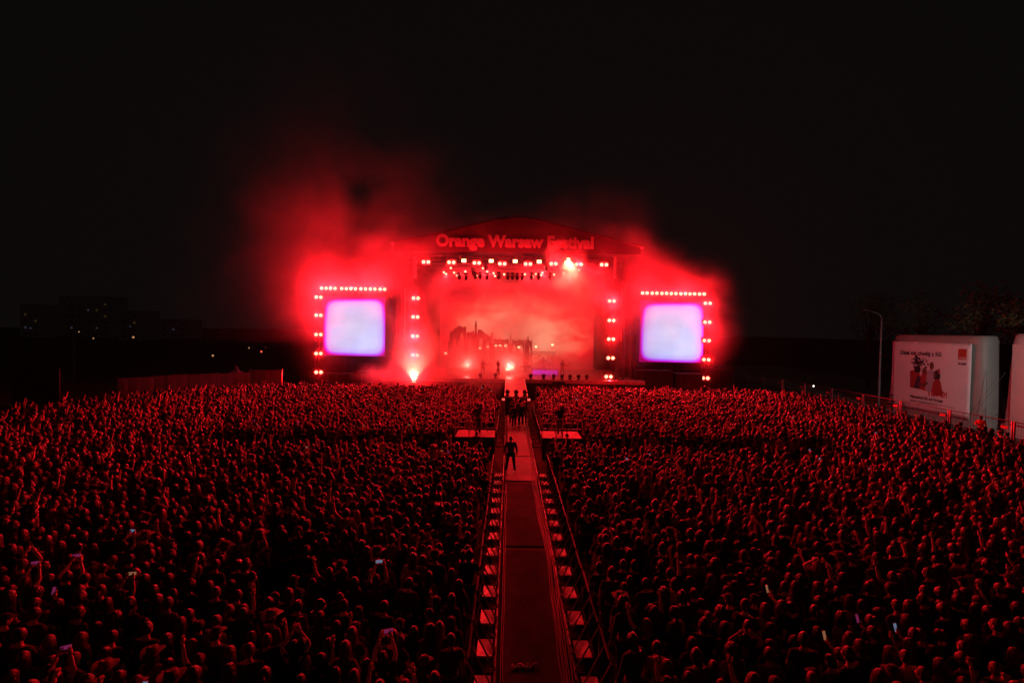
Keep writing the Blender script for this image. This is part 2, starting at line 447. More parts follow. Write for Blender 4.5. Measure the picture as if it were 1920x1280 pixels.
# the two dense puffs: a jet at the foot of the left column and one in front of the lettering
smoke_volume('jet_smoke', (-19, 45.5, 0.1), (0.5, 52.6, 9), (100, 38, 48), [
    bl(775, 680, 50.2, 3.6, 2.4, 4.4, 1.7), bl(790, 650, 50.5, 2.2, 2.0, 2.4, 0.8), bl(845, 700, 49.5, 5.5, 2.4, 2.2, 1.0),
    bl(730, 705, 49.5, 3.6, 2.2, 1.6, 0.8), bl(905, 725, 47.8, 2.4, 1.8, 1.4, 0.9), bl(835, 660, 50.5, 3.5, 2.0, 2.4, 0.5),
], 0.55, 0.62, 2, 0.2, (0.33, 0.62))
smoke_volume('truss_smoke', (2, 48.0, 4.0), (15, 51.9, 19), (80, 26, 90), [
    bl(1062, 500, 50.2, 2.3, 1.6, 3.2, 2.0), bl(1088, 535, 50.2, 3.4, 1.7, 3.0, 1.8), bl(1045, 470, 50.0, 1.1, 1.0, 2.0, 0.9), bl(1120, 560, 50.2, 2.8, 1.5, 2.2, 0.9),
    bl(1080, 600, 50.4, 2.6, 1.4, 2.4, 0.5),
], 0.75, 0.75, 3, 0.15, (0.36, 0.62))
# fog inside the stage
smoke_volume('deck_smoke', (-12, 52.6, 2.2), (13.2, 63.0, 14.6), (90, 40, 50), [
    bl(960, 590, 58.5, 11.0, 4.2, 7.0, 0.8), bl(960, 690, 56.5, 11.5, 3.9, 3.0, 1.6), bl(900, 655, 56.0, 6.0, 3.5, 2.6, 1.3), bl(818, 600, 55.0, 3.2, 2.6, 6.0, 0.7), bl(1122, 600, 55.0, 3.2, 2.6, 6.0, 0.7), bl(1050, 560, 57.0, 6.0, 4.0, 5.0, 0.6), bl(965, 520, 56.0, 11.0, 3.5, 2.6, 0.5),
], 0.80, 0.34, 4, 0.2)
# the plume that the wind carries off to the left and above the roof
smoke_volume('drift_smoke', (-48, 44, 6), (18, 62, 46), (130, 30, 80), [
    bl(610, 460, 51.0, 13, 6.0, 9.0, 0.6), bl(540, 340, 51.0, 12, 6.0, 10.0, 0.5), bl(450, 520, 51.0, 11, 6.0, 11.0, 0.45), bl(740, 360, 51.0, 12, 6.0, 7.0, 0.35),
    bl(1090, 410, 51.0, 8.0, 4.0, 4.0, 0.6), bl(640, 200, 52.0, 10, 6.0, 10.0, 0.2),
], 0.062, 0.16, 5, 0.3, (0.36, 0.68), 1.2)

# ------------------------------------------------------------------ the air: thin haze round everything
hm = bpy.data.materials.new('haze')
hm.use_nodes = True
for n_ in list(hm.node_tree.nodes):
    if n_.type == 'BSDF_PRINCIPLED': hm.node_tree.nodes.remove(n_)
hv = hm.node_tree.nodes.new('ShaderNodeVolumePrincipled')
hv.inputs['Color'].default_value = (0.9, 0.9, 0.9, 1); hv.inputs['Density'].default_value = 0.00003; hv.inputs['Anisotropy'].default_value = 0.3
hm.node_tree.links.new(hv.outputs['Volume'], [n_ for n_ in hm.node_tree.nodes if n_.type == 'OUTPUT_MATERIAL'][0].inputs['Volume'])
MB().box((-620, -220, -1.2), (620, 1220, 60)).build('haze', hm, kind='stuff')
# ------------------------------------------------------------------ the stage
def truss(mb, p0, p1, w=0.45, step=0.9, rad=0.035, mi=0):
    """A square lattice girder from p0 to p1."""
    p0, p1 = Vector(p0), Vector(p1)
    d = (p1 - p0); ln = d.length; d.normalize()
    up = Vector((0, 1, 0)) if abs(d.z) > 0.7 else Vector((0, 0, 1))
    a = d.cross(up).normalized() * w / 2; b = d.cross(a).normalized() * w / 2
    cs = [a + b, a - b, -a - b, -a + b]
    for c in cs: mb.tube([p0 + c, p1 + c], rad, 4, mi)
    n = max(1, int(ln / step))
    for i in range(n):
        q0, q1 = p0 + d * ln * i / n, p0 + d * ln * (i + 1) / n
        for k in range(4):
            mb.tube([q0 + cs[k], q1 + cs[(k + 1) % 4]], rad * 0.6, 3, mi, False)
    return mb

SX0, SX1, SY0, SY1 = -13.2, 14.2, 51.0, 66.0     # the deck
DZ = 2.15
stage = thing('festival_stage', 'huge open-air concert stage under an arched roof lettered Orange Warsaw Festival', 'stage', (AX, 51, 0))
def sp(mb, name, mats, smooth=False, **k):
    mb.v = [(x - AX, y - 51, z) for x, y, z in mb.v]
    return mb.build(name, mats, stage, smooth, **k)
# deck of plywood panels
sp(MB().box((SX0, SY0 + 0.05, 0.0), (SX1, SY1, DZ - 0.06)), 'deck_base', M['drape'])
panel_me = None
for i in range(13):
    for j in range(7):
        x0 = SX0 + i * (SX1 - SX0) / 13; y0 = SY0 + j * (SY1 - SY0) / 7
        if panel_me is None:
            panel_me = MB().box((0.006, 0.006, 0), ((SX1 - SX0) / 13 - 0.006, (SY1 - SY0) / 7 - 0.006, 0.06)).mesh('deck_panel', M['deck'])
        put('deck_panel', panel_me, stage, (x0 - AX, y0 - 51, DZ - 0.058))
sp(MB().box((SX0, SY0 - 0.06, DZ - 0.36), (SX1, SY0 + 0.045, DZ + 0.012)), 'deck_edge', M['plate'])
# skirt in hanging folds
mb = MB(); n = 120
vs = []
for i in range(n + 1):
    x = SX0 + (SX1 - SX0) * i / n; y = SY0 - 0.02 + 0.05 * math.sin(i * 1.7) + 0.03 * math.sin(i * 0.63)
    vs += [(x, y, 0.02), (x, y, DZ - 0.37)]
mb.add(vs, [(2 * i, 2 * i + 2, 2 * i + 3, 2 * i + 1) for i in range(n)]); sp(mb, 'deck_skirt', M['drape'])
# masts
for x in (-11.0, 11.9):
    for y in (52.6, 64.5):
        sp(truss(MB(), (x, y, DZ), (x, y, 15.3), 0.7, 0.9, 0.045), 'mast', M['alu'])
# roof: a shallow arch, a shell with thickness
def roof_z(x):
    t = (x - AX - 0.1) / 13.6
    return 16.35 + 3.0 * (1 - min(1, abs(t))) ** 1.15 - 0.25 * t * t + (0.25 * math.exp(-(t / 0.12) ** 2) * -1)
RX0, RX1, RY0, RY1 = -12.4, 13.7, 50.9, 66.2
n = 40
mb = MB(); vs = []
for i in range(n + 1):
    x = RX0 + (RX1 - RX0) * i / n
    z = roof_z(x)
    vs += [(x, RY0, z), (x, RY1, z), (x, RY0, z - 0.25), (x, RY1, z - 0.25)]
fs = []
for i in range(n):
    a, b = 4 * i, 4 * i + 4
    fs += [(a, b, b + 1, a + 1), (a + 2, a + 3, b + 3, b + 2), (a, a + 2, b + 2, b), (a + 1, b + 1, b + 3, a + 3)]
fs += [(0, 1, 3, 2), (4 * n, 4 * n + 2, 4 * n + 3, 4 * n + 1)]
sp(mb.add(vs, fs), 'roof', M['roofcloth'], True)
# fascia banner under the arch, in sewn widths
for i in range(12):
    xa = RX0 + 0.3 + (RX1 - RX0 - 0.6) * i / 12; xb = RX0 + 0.3 + (RX1 - RX0 - 0.6) * (i + 1) / 12 - 0.003
    mb = MB(); q = 5; vs = []
    for k in range(q + 1):
        x = xa + (xb - xa) * k / q; d = 0.04 * math.sin(PI * k / q)
        vs += [(x, RY0 - 0.10 - d, 15.25), (x, RY0 - 0.10 - d, roof_z(x) - 0.28), (x, RY0 - 0.05, 15.25), (x, RY0 - 0.05, roof_z(x) - 0.28)]
    fs = []
    for k in range(q):
        a, b = 4 * k, 4 * k + 4
        fs += [(a, b, b + 1, a + 1), (a + 2, a + 3, b + 3, b + 2), (a, a + 2, b + 2, b), (a + 1, b + 1, b + 3, a + 3)]
    fs += [(0, 1, 3, 2), (4 * q, 4 * q + 2, 4 * q + 3, 4 * q + 1)]
    sp(mb.add(vs, fs), 'fascia_panel', M['drape'])
# the lettering, one raised letter after another
L0, L1 = at_y(817, 463, RY0 - 0.2), at_y(1113, 463, RY0 - 0.2)
tm = text_fit('lettering', 'Orange Warsaw Festival', (L1 - L0).length, M['letter'], extrude=0.03, bold=0.05)
bm = bmesh.new(); bm.from_mesh(tm)
tilt = math.atan2(L1.z - L0.z, L1.x - L0.x)
zt = (L0.z + L1.z) / 2
bm.verts.ensure_lookup_table()
left = set(bm.verts); islands = []
while left:
    st = [left.pop()]; isl = set(st)
    while st:
        v = st.pop()
        for e in v.link_edges:
            w_ = e.other_vert(v)
            if w_ in left: left.discard(w_); isl.add(w_); st.append(w_)
    islands.append(isl)
# islands that overlap in x are one letter (the dot of an i)
isl2 = []
for isl in sorted(islands, key=lambda s_: min(v.co.x for v in s_)):
    a, b = min(v.co.x for v in isl), max(v.co.x for v in isl)
    if isl2 and a < isl2[-1][1] - 0.08: isl2[-1][0].update(isl); isl2[-1][1] = max(b, isl2[-1][1])
    else: isl2.append([set(isl), b])
for isl, _ in isl2:
    ids = {v: i for i, v in enumerate(isl)}
    me = bpy.data.meshes.new('letter')
    fset = {f for v in isl for f in v.link_faces}
    me.from_pydata([v.co[:] for v in ids], [], [[ids[v] for v in f.verts] for f in fset])
    me.materials.append(M['letter']); me.update()
    o = put('letter', me, stage, (L0.x - AX, RY0 - 0.22 - 51, zt)); o.rotation_euler = (PI / 2, 0, 0)
bm.free()
# girders under the roof
for y, z in ((52.2, 14.75), (55.5, 14.35), (59.5, 14.2), (64.3, 14.5)):
    sp(truss(MB(), (-10.7, y, z), (11.6, y, z), 0.5, 0.7), 'roof_truss', M['alu'])
for x in (-11.0, 11.9):
    sp(truss(MB(), (x, 52.9, 14.8), (x, 64.2, 14.8), 0.5, 0.7), 'roof_truss', M['alu'])
# side and back drapes
def drape(x0, y0, x1, y1, z0, z1, amp=0.07, n=46):
    mb = MB(); vs = []
    d = Vector((x1 - x0, y1 - y0, 0)).normalized(); nr = Vector((-d.y, d.x, 0))
    for side in (0, 0.03):
        for i in range(n + 1):
            t = i / n; o_ = nr * (amp * math.sin(i * 1.9) + amp * 0.6 * math.sin(i * 0.71) + side)
            x, y = x0 + (x1 - x0) * t + o_.x, y0 + (y1 - y0) * t + o_.y
            vs += [(x, y, z0), (x, y, z1)]
    fs = [(2 * i, 2 * i + 2, 2 * i + 3, 2 * i + 1) for i in range(n)]
    o = 2 * (n + 1)
    fs += [(o + 2 * i + 1, o + 2 * i + 3, o + 2 * i + 2, o + 2 * i) for i in range(n)]
    fs += [(2 * i + 1, 2 * i + 3, o + 2 * i + 3, o + 2 * i + 1) for i in range(n)] + [(2 * i + 2, 2 * i, o + 2 * i, o + 2 * i + 2) for i in range(n)]
    return mb.add(vs, fs)
sp(drape(-12.4, 53.5, -12.4, 65.3, DZ + 0.02, 15.1), 'side_drape', M['drape'])
sp(drape(13.4, 65.3, 13.4, 53.5, DZ + 0.02, 15.1), 'side_drape', M['drape'])
sp(drape(-12.3, 65.6, 13.3, 65.6, DZ + 0.02, 15.3, n=90), 'back_drape', M['drape'])
# angled wing boards beside the opening (pale, catching the light)
for (xa, xb) in ((775.5, 781.5), (1155, 1149.5)):
    p0, p1 = at_y(xa, 482, 52.0), at_y(xb, 522, 52.0)
    MBw = MB().box((min(p0.x, p1.x), 51.7, p1.z), (max(p0.x, p1.x), 51.82, p0.z)); sp(MBw, 'wing_board', M['plate'])
for px, sgn in ((759.5, -1), (1167, 1)):
    p0, p1 = at_y(px, 540, 51.8), at_y(px, 640, 51.8)
    sp(MB().box((p0.x - 0.06, 51.75, p1.z), (p0.x + 0.06, 51.9, p0.z)), 'wing_edge', M['hazardtape'])

# ------------------------------------------------------------------ LED backdrop and the scenery in front of it
p0, p1 = at_y(826, 528, 63.5), at_y(1112, 700, 63.5)
bd = thing('led_backdrop', 'giant lit LED wall behind the band showing a pale burst of cloud', 'LED screen', ((p0.x + p1.x) / 2, 63.5, DZ))
MB().box((p0.x - bd.location.x, 0, 0.05), (p1.x - bd.location.x, 0.12, p0.z - DZ)).build('picture_wall', M['backdrop'], bd)
mb = MB(); w2 = (p1.x - p0.x) / 2
for k in range(6): mb.box((-w2 + k * 2 * w2 / 5 - 0.05, 0.13, 0), (-w2 + k * 2 * w2 / 5 + 0.05, 0.5, p0.z - DZ))
mb.build('rear_frame', M['black'], bd)

ruin = thing('arcade_scenery', 'ruined gothic arcade scenery with pointed arches and a thin spire on the stage', 'stage scenery', (0, 60, DZ))
def arch_bay(px0, px1, ptop0, ptop1, open_frac=0.62, y=60.0):
    """One bay: a wall with a pointed opening; the broken top slopes from ptop0 to ptop1."""
    a, b = at_y(px0, ptop0, y), at_y(px1, ptop1, y)
    w = b.x - a.x; ha, hb = a.z - DZ, b.z - DZ
    o0 = w * (1 - open_frac) / 2; o1 = w - o0
    hmin = min(ha, hb); spring = hmin * 0.52; apex = hmin * 0.86
    pts = [(0, 0.02), (o0, 0.02), (o0, spring)]
    for k in range(1, 6): t = k / 6; pts.append((o0 + (w / 2 - o0) * (1 - math.cos(t * PI / 2)), spring + (apex - spring) * math.sin(t * PI / 2)))
    pts.append((w / 2, apex + 0.12))
    for k in range(5, 0, -1): t = k / 6; pts.append((o1 - (o1 - w / 2) * (1 - math.cos(t * PI / 2)), spring + (apex - spring) * math.sin(t * PI / 2)))
    pts += [(o1, spring), (o1, 0.02), (w - 0.01, 0.02), (w - 0.01, hb)]
    for k in range(1, 6):
        t = k / 6; pts.append((w * (1 - t), hb + (ha - hb) * t + rng.uniform(-0.16, 0.14)))
    pts.append((0, ha))
    mw = Matrix.Translation((a.x, y - 60 + 0.25, 0)) @ Matrix.Rotation(PI / 2, 4, 'X')
    MB().poly(pts, mw, 0.35).build('arch', M['setstone'], ruin)
    mb = MB()
    mb.box((a.x + w / 2 - 0.03, y - 60 - 0.0, 0.02), (a.x + w / 2 + 0.03, y - 60 + 0.08, apex)); mb.box((a.x + o0, y - 60 + 0.0, spring - 0.03), (a.x + o1, y - 60 + 0.08, spring + 0.04))
    mb.build('mullion', M['setstone'], ruin)
bays = [(846, 858, 622, 612), (858.5, 874, 612, 612), (874.5, 889, 625, 619), (896, 908, 618, 622), (908.5, 920, 622, 630), (926, 936, 634, 635), (936.5, 946, 635, 637), (946.5, 955, 637, 637),
        (960, 970, 636, 637), (970.5, 984, 637, 638), (984.5, 998, 638, 637)]
for b_ in bays: arch_bay(*b_)
for px, py, w in ((892.5, 599, 0.34), (922.5, 621, 0.24), (957.5, 625, 0.2), (990, 627, 0.2), (845, 618, 0.3)):
    p = at_y(px, py, 60); h = p.z - DZ
    mb = MB(); mw = Matrix.Translation((p.x, 0.0, 0))
    mb.lathe([(w * 1.3, 0.0), (w * 1.2, h * 0.45), (w * 1.5, h * 0.47), (w, h * 0.5), (w * 0.85, h * 0.68), (w * 1.1, h * 0.69), (w * 0.4, h * 0.74), (w * 0.3, h * 0.85), (w * 0.5, h * 0.86), (0.02, h)], 6, 0, mw)
    mb.build('spire', M['setstone'], ruin)

# ------------------------------------------------------------------ lamps
flood_house = MB().box((-0.40, 0.0, -0.22), (0.40, 0.22, 0.22)).box((-0.42, -0.10, 0.205), (0.42, 0.2, 0.24)).mesh('housing', M['black'])
flood_rim = MB().lathe([(0.185, 0.0), (0.18, 0.03), (0.12, 0.015)], 14, 0, Matrix.Translation((0, -0.003, 0)) @ Matrix.Rotation(PI / 2, 4, 'X')).mesh('reflector', M['lens_rim'], True)
flood_lens = MB().lathe([(0.115, 0.0), (0.10, 0.03), (0.03, 0.045)], 12, 0, Matrix.Translation((0, -0.022, 0)) @ Matrix.Rotation(PI / 2, 4, 'X')).mesh('lens', M['lens_red'], True)
flood_yoke = MB().tube([(-0.43, 0.1, 0.0), (-0.43, 0.1, 0.32), (0.43, 0.1, 0.32), (0.43, 0.1, 0.0)], 0.02, 5).mesh('yoke', M['black'])
LD = {}
def lamp_data(key, kind, energy, col, size=0.14):
    if key not in LD:
        d = bpy.data.lights.new(key, kind); d.energy = energy; d.color = col; d.shadow_soft_size = size
        LD[key] = d
    return LD[key]
def floodlight(p, label, group, power=None, key='blinder', tilt=-7.0, az=0.0):
    t = thing('floodlight', label, 'stage light', p, R(az), group)
    put('housing', flood_house, t)
    for lx in (-0.185, 0.185): put('reflector', flood_rim, t, (lx, 0, 0)); put('lens', flood_lens, t, (lx, 0, 0))
    put('yoke', flood_yoke, t); t.scale = (1.32, 1.32, 1.32)
    ld = lamp_data(key, 'POINT' if key == 'truss' else 'SPOT', power or LAMP_W, RED, 0.12)
    if ld.type == 'SPOT': ld.spot_size = R(128); ld.spot_blend = 0.4
    l = bpy.data.objects.new('beam', ld); COL.objects.link(l); l.parent = t; l.location = (0, -0.38, 0); l.rotation_euler = (R(-90 - tilt), 0, 0)
    return t
G1 = 'twin red floodlights framing the stage and screens'
def lamp_row(pts, y, text, power=None, key='blinder', tilt=-7.0, az=0.0):
    for i, (px, py) in enumerate(pts):
        last = i == len(pts) - 1
        floodlight(at_y(px, py, y), text % (ORD[i]), G1, power, key, tilt, az)
lamp_row([(607.3, 540.4), (623.9, 540.6), (645, 541), (662.1, 541.3), (681, 541.6), (698.7, 542), (717, 542.3)], 53.4, 'twin red floodlight above the left video screen, %s in the row from the left', tilt=22.0, az=8)
lamp_row([(597.4, 557.2), (597.2, 591), (597.2, 627), (597.2, 662.5), (597.4, 697.6)], 53.4, 'twin red floodlight left of the left video screen, %s from the top', az=10)
lamp_row([(779.6, 559), (778.9, 594), (778.2, 630), (778.3, 665.6), (777.8, 701)], 51.9, "twin red floodlight on the stage opening's left column, %s from the top", key='column')
lamp_row([(1147, 564.3), (1146.5, 600.6), (1145.7, 635.7), (1144.8, 671), (1141, 705.8)], 51.9, "twin red floodlight on the stage opening's right column, %s from the top", key='column')
lamp_row([(1209, 549.4), (1227.3, 549.7), (1245.5, 550), (1263, 550.3), (1281, 550.6), (1298, 551), (1316, 551.3)], 53.4, 'twin red floodlight above the right video screen, %s in the row from the left', tilt=22.0, az=-16)
lamp_row([(1327, 568.5), (1326.3, 604), (1325, 638.3), (1324.3, 674), (1322.6, 708.6)], 53.4, 'twin red floodlight right of the right video screen, %s from the top', az=-18)
lamp_row([(798.7, 491.2), (846.4, 491.9), (893.9, 493), (941.8, 494.5), (990, 495), (1037.8, 494.6), (1085.3, 495.8), (1132.6, 496.3)], 50.45, 'twin red floodlight on the front roof truss, %s from the left', TRUSS_W, 'truss')
# square wash panels between them
wash_house = MB().box((-0.26, 0, -0.2), (0.26, 0.18, 0.2)).mesh('housing', M['black'])
wash_lens = MB().box((-0.23, -0.025, -0.17), (0.23, -0.002, 0.17)).mesh('lens', M['lens_warm'])
for i, (px, py) in enumerate([(869.8, 488.6), (921, 489.2), (966, 489.8), (1011, 490.6), (1062.8, 492.4)]):
    t = thing('wash_light', 'square pale wash panel on the front roof truss, %s from the left' % ORD[i], 'stage light', at_y(px, py, 50.45), 0, 'square wash panels on the roof truss')
    put('housing', wash_house, t); put('lens', wash_lens, t); put('yoke', flood_yoke, t)
# small spots hanging in a second tier, and dark moving heads between them
par_can = MB().lathe([(0.05, 0.28), (0.11, 0.22), (0.12, 0.0), (0.13, 0.0)], 10, 0, Matrix.Rotation(PI / 2, 4, 'X')).mesh('can', M['black'], True)
par_lens = MB().lathe([(0.11, 0.0), (0.09, -0.02)], 10, 0, Matrix.Translation((0, -0.005, 0)) @ Matrix.Rotation(-PI / 2, 4, 'X')).mesh('lens', M['lens_small'])
par_can = MB().lathe([(0.115, -0.01), (0.12, -0.2), (0.06, -0.3)], 10, 0, Matrix.Rotation(PI / 2, 4, 'X')).mesh('can', M['black'], True)
par_hook = MB().tube([(0, 0.12, 0.1), (0, 0.12, 0.45)], 0.02, 4).mesh('hook', M['black'])
spots = [(390, 468), (418, 508), (443, 533), (515, 498), (580, 475), (617, 535), (703, 500), (756, 513), (768, 537), (847, 523), (1025, 523), (1120, 520), (1163, 530), (1175, 508), (1095, 543), (1275, 525), (1358, 510), (1400, 545), (1460, 530), (1490, 485), (330, 505), (350, 520), (665, 470), (1200, 465)]
spots.sort()
for i, (cx, cy) in enumerate(spots):
    p = at_y(760 + cx / 4.571, 400 + cy / 4.571, 54.6)
    t = thing('spotlight', 'small glowing spotlight hanging below the roof truss, %s from the left' % ORD[i], 'stage light', p, 0, 'small spotlights hanging in the stage roof')
    put('can', par_can, t); put('lens', par_lens, t); put('hook', par_hook, t)
    if i % 4 == 1:
        l = bpy.data.objects.new('beam', lamp_data('inner', 'POINT', 1300.0, (1.0, 0.012, 0.02), 0.12)); COL.objects.link(l); l.parent = t; l.location = (0, -0.4, -0.3)
mh_base = MB().box((-0.18, -0.16, 0.30), (0.18, 0.16, 0.46)).mesh('base', M['black'])
mh_yoke = MB().box((-0.24, -0.06, -0.06), (-0.19, 0.06, 0.30)).box((0.19, -0.06, -0.06), (0.24, 0.06, 0.30)).box((-0.24, -0.07, 0.27), (0.24, 0.07, 0.31)).mesh('yoke', M['black'])
mh_head = MB().lathe([(0.06, 0.24), (0.15, 0.18), (0.18, 0.0), (0.17, -0.22), (0.12, -0.3)], 12).mesh('head', M['black'], True)
heads = [(690, 465), (578, 505), (800, 540), (878, 545), (918, 545), (960, 548), (1002, 548), (1080, 545), (640, 540), (600, 540), (700, 545), (1208, 470), (1140, 548), (1240, 545), (460, 545), (520, 548)]
heads.sort()
for i, (cx, cy) in enumerate(heads):
    p = at_y(760 + cx / 4.571, 400 + cy / 4.571, 53.6)
    t = thing('moving_head', 'dark moving head lamp hanging under the roof truss, %s from the left' % ORD[i], 'stage light', p, 0, 'moving heads hanging in the stage roof')
    put('base', mh_base, t); put('yoke', mh_yoke, t); put('head', mh_head, t)
# lamps lying on the scenery and the deck
fl = [(835.6, 662, 57.5), (899.9, 652.5, 59.2), (915, 650, 59.2), (929.8, 647.8, 59.2), (937.4, 647.5, 59.2), (948, 648, 59.2), (972.7, 650.7, 59.2), (1005, 650, 59.2), (1035.8, 646.4, 59.2), (870, 684.7, 56.5), (876.6, 685.7, 56.5), (952, 691.6, 55.5), (955.5, 690, 55.8), (961.5, 688, 56.2)]
# a catwalk that carries the high ones
cw = thing('scenery_catwalk', 'low truss bridge in front of the arcade carrying pale lamps', 'truss', (0, 59.5, DZ))
a, b = at_y(893, 656, 59.5), at_y(1042, 652, 59.5)
truss(MB(), (a.x, 0, a.z - DZ - 0.25), (b.x, 0, a.z - DZ - 0.25), 0.3, 0.5, 0.025).build('girder', M['black'], cw)
for x in (a.x + 0.3, (a.x * 2 + b.x) / 3, (a.x + 2 * b.x) / 3, b.x - 0.3):
    MB().tube([(x, 0, 0.02), (x, 0, a.z - DZ - 0.35)], 0.05, 6).build('leg', M['black'], cw)
for i, (px, py, y) in enumerate(fl):
    p = at_y(px, py, y)
    where = 'on the bridge before the arcade, %s from the left' % ORD[i - 1] if 1 <= i <= 8 else ['on the far left of the set', '', '', '', '', '', '', '', '', 'on the left riser, nearer the left column', 'on the left riser, nearer the middle', 'at the centre of the deck, brightest of the three', 'at the centre of the deck, middle one', 'at the centre of the deck, rightmost of the three'][i]
    t = thing('floor_light', 'small pale lamp ' + where, 'stage light', p, 0, 'pale lamps standing in the scenery')
    put('housing', wash_house, t); put('lens', wash_lens, t)
    sc = 0.6 if i not in (11, 12) else 0.85
    if i in (10, 12):
        l = bpy.data.objects.new('beam', lamp_data('flare', 'POINT', 1100.0, (1.0, 0.045, 0.035), 0.12)); COL.objects.link(l); l.parent = t; l.location = (0, -0.5, 0.4)
    t.scale = (sc, sc, sc)
    if not (1 <= i <= 8):
        hh = (p.z - DZ) / sc - 0.18
        MB().tube([(0, 0.1, -0.18 - hh + 0.003), (0, 0.1, -0.18)], 0.03, 5).build('stand', M['black'], t)
# dark round lamps along the front edge of the deck
fmh = MB().lathe([(0.18, 0.0), (0.18, 0.12), (0.1, 0.14)], 10).mesh('base', M['black'])
fhd = MB().ball((0, 0, 0.36), (0.22, 0.24, 0.22), 12, 8).mesh('head', M['black'], True)
for i, px in enumerate((901, 929.4, 995, 1019, 1038, 1053.8, 1068.6, 1084.7, 1100)):
    p = at_y(px, 704, 51.6)
    t = thing('deck_lamp', "dark round lamp on the stage's front edge, %s from the left" % ORD[i], 'stage light', (p.x, 51.6, DZ + 0.004), 0, "round lamps along the stage's front edge")
    put('base', fmh, t); put('head', fhd, t)
# strong pale lamps added to brighten the two smoke jets, one from the ground up and one from the roof down
for px, py, y, lab, up in ((776, 716, 50.2, 'pale lamp on the ground shining up through the smoke at the left column', 1), (1066, 484, 50.5, 'pale lamp under the right half of the roof shining down through smoke', -1)):
    t = thing('jet_lamp', lab, 'stage light', at_y(px, py, y))
    MB().lathe([(0.22, -0.25 * up), (0.26, 0.0)], 14).build('housing', M['black'], t)
    MB().lathe([(0.23, 0.003 * up), (0.22, 0.03 * up)], 14).build('lens', M['lens_warm'], t)
    if up > 0: MB().tube([(0, 0, -t.location.z + 0.003), (0, 0, -0.25)], 0.05, 6).build('stand', M['black'], t)
    else: MB().tube([(0, 0, 0.25), (0, 0, 15.2 - t.location.z)], 0.03, 5).build('hook', M['black'], t)
    ld = lamp_data('jet%d' % up, 'SPOT', 10000.0 if up > 0 else 17000.0, (1.0, 0.11, 0.06), 0.12); ld.spot_size = R(96 if up > 0 else 112); ld.spot_blend = 0.9
    l = bpy.data.objects.new('beam', ld); COL.objects.link(l); l.parent = t; l.location = (0, 0, 0.1 * up); l.rotation_euler = (PI, 0, 0) if up > 0 else (0, 0, 0)
# stage monitor box hung on the deck front
t = thing('speaker_cabinet', 'black speaker box in front of the deck right of the runway', 'speaker', (at_y(1047, 712, 50.2).x, 50.2, 0))
MB().box((-0.62, -0.3, 0.005), (0.62, 0.3, 2.1)).build('cabinet', M['black'], t)
MB().box((-0.56, -0.33, 1.35), (0.56, -0.302, 2.04)).build('grille', M['drape'], t)

# ------------------------------------------------------------------ runway that reaches into the crowd
rw = thing('runway', 'pale lit runway jutting from the stage into the crowd', 'runway', (AX, 46, 0))
RW = 0.98
MB().add([(-RW, -4, 1.45), (RW, -4, 1.45), (RW, 4.93, DZ - 0.1), (-RW, 4.93, DZ - 0.1), (-RW, -4, 1.55), (RW, -4, 1.55), (RW, 4.93, DZ), (-RW, 4.93, DZ)],
         [(3, 2, 1, 0), (4, 5, 6, 7), (0, 1, 5, 4), (1, 2, 6, 5), (2, 3, 7, 6), (3, 0, 4, 7)]).build('walkway', M['carpetpale'], rw)
MB().box((-RW + 0.05, -3.9, 0.005), (RW - 0.05, 4.9, 1.44)).build('skirt', M['drape'], rw)
for s in (-1, 1):
    MB().tube([(s * RW, -4, 1.58), (s * RW, 4.9, DZ + 0.03)], 0.035, 6).build('edge_rail', M['hazardtape'], rw)
for s, nm in ((-1, 'left'), (1, 'right')):
    t = thing('floor_light', "small red lamp on the runway's front %s corner" % nm, 'stage light', (AX + s * (RW + 0.12), 42.15, 1.3), 0, 'red lamps at the runway corners')
    put('housing', wash_house, t); put('lens', MB().box((-0.2, -0.025, -0.15), (0.2, -0.002, 0.15)).mesh('lens', M['lens_rim']), t)
    t.scale = (0.6, 0.6, 0.6)
    MB().tube([(0, 0.1, -2.162), (0, 0.1, -0.2)], 0.03, 5).build('stand', M['black'], t)
for i, x in enumerate((-0.75, 0.0, 0.75)):
    t = thing('deck_lamp', "dark round lamp at the runway's near end, %s from the left" % ORD[i], 'stage light', (AX + x, 42.3, 1.59), 0, "round lamps at the runway's end")
    put('base', fmh, t); put('head', fhd, t)

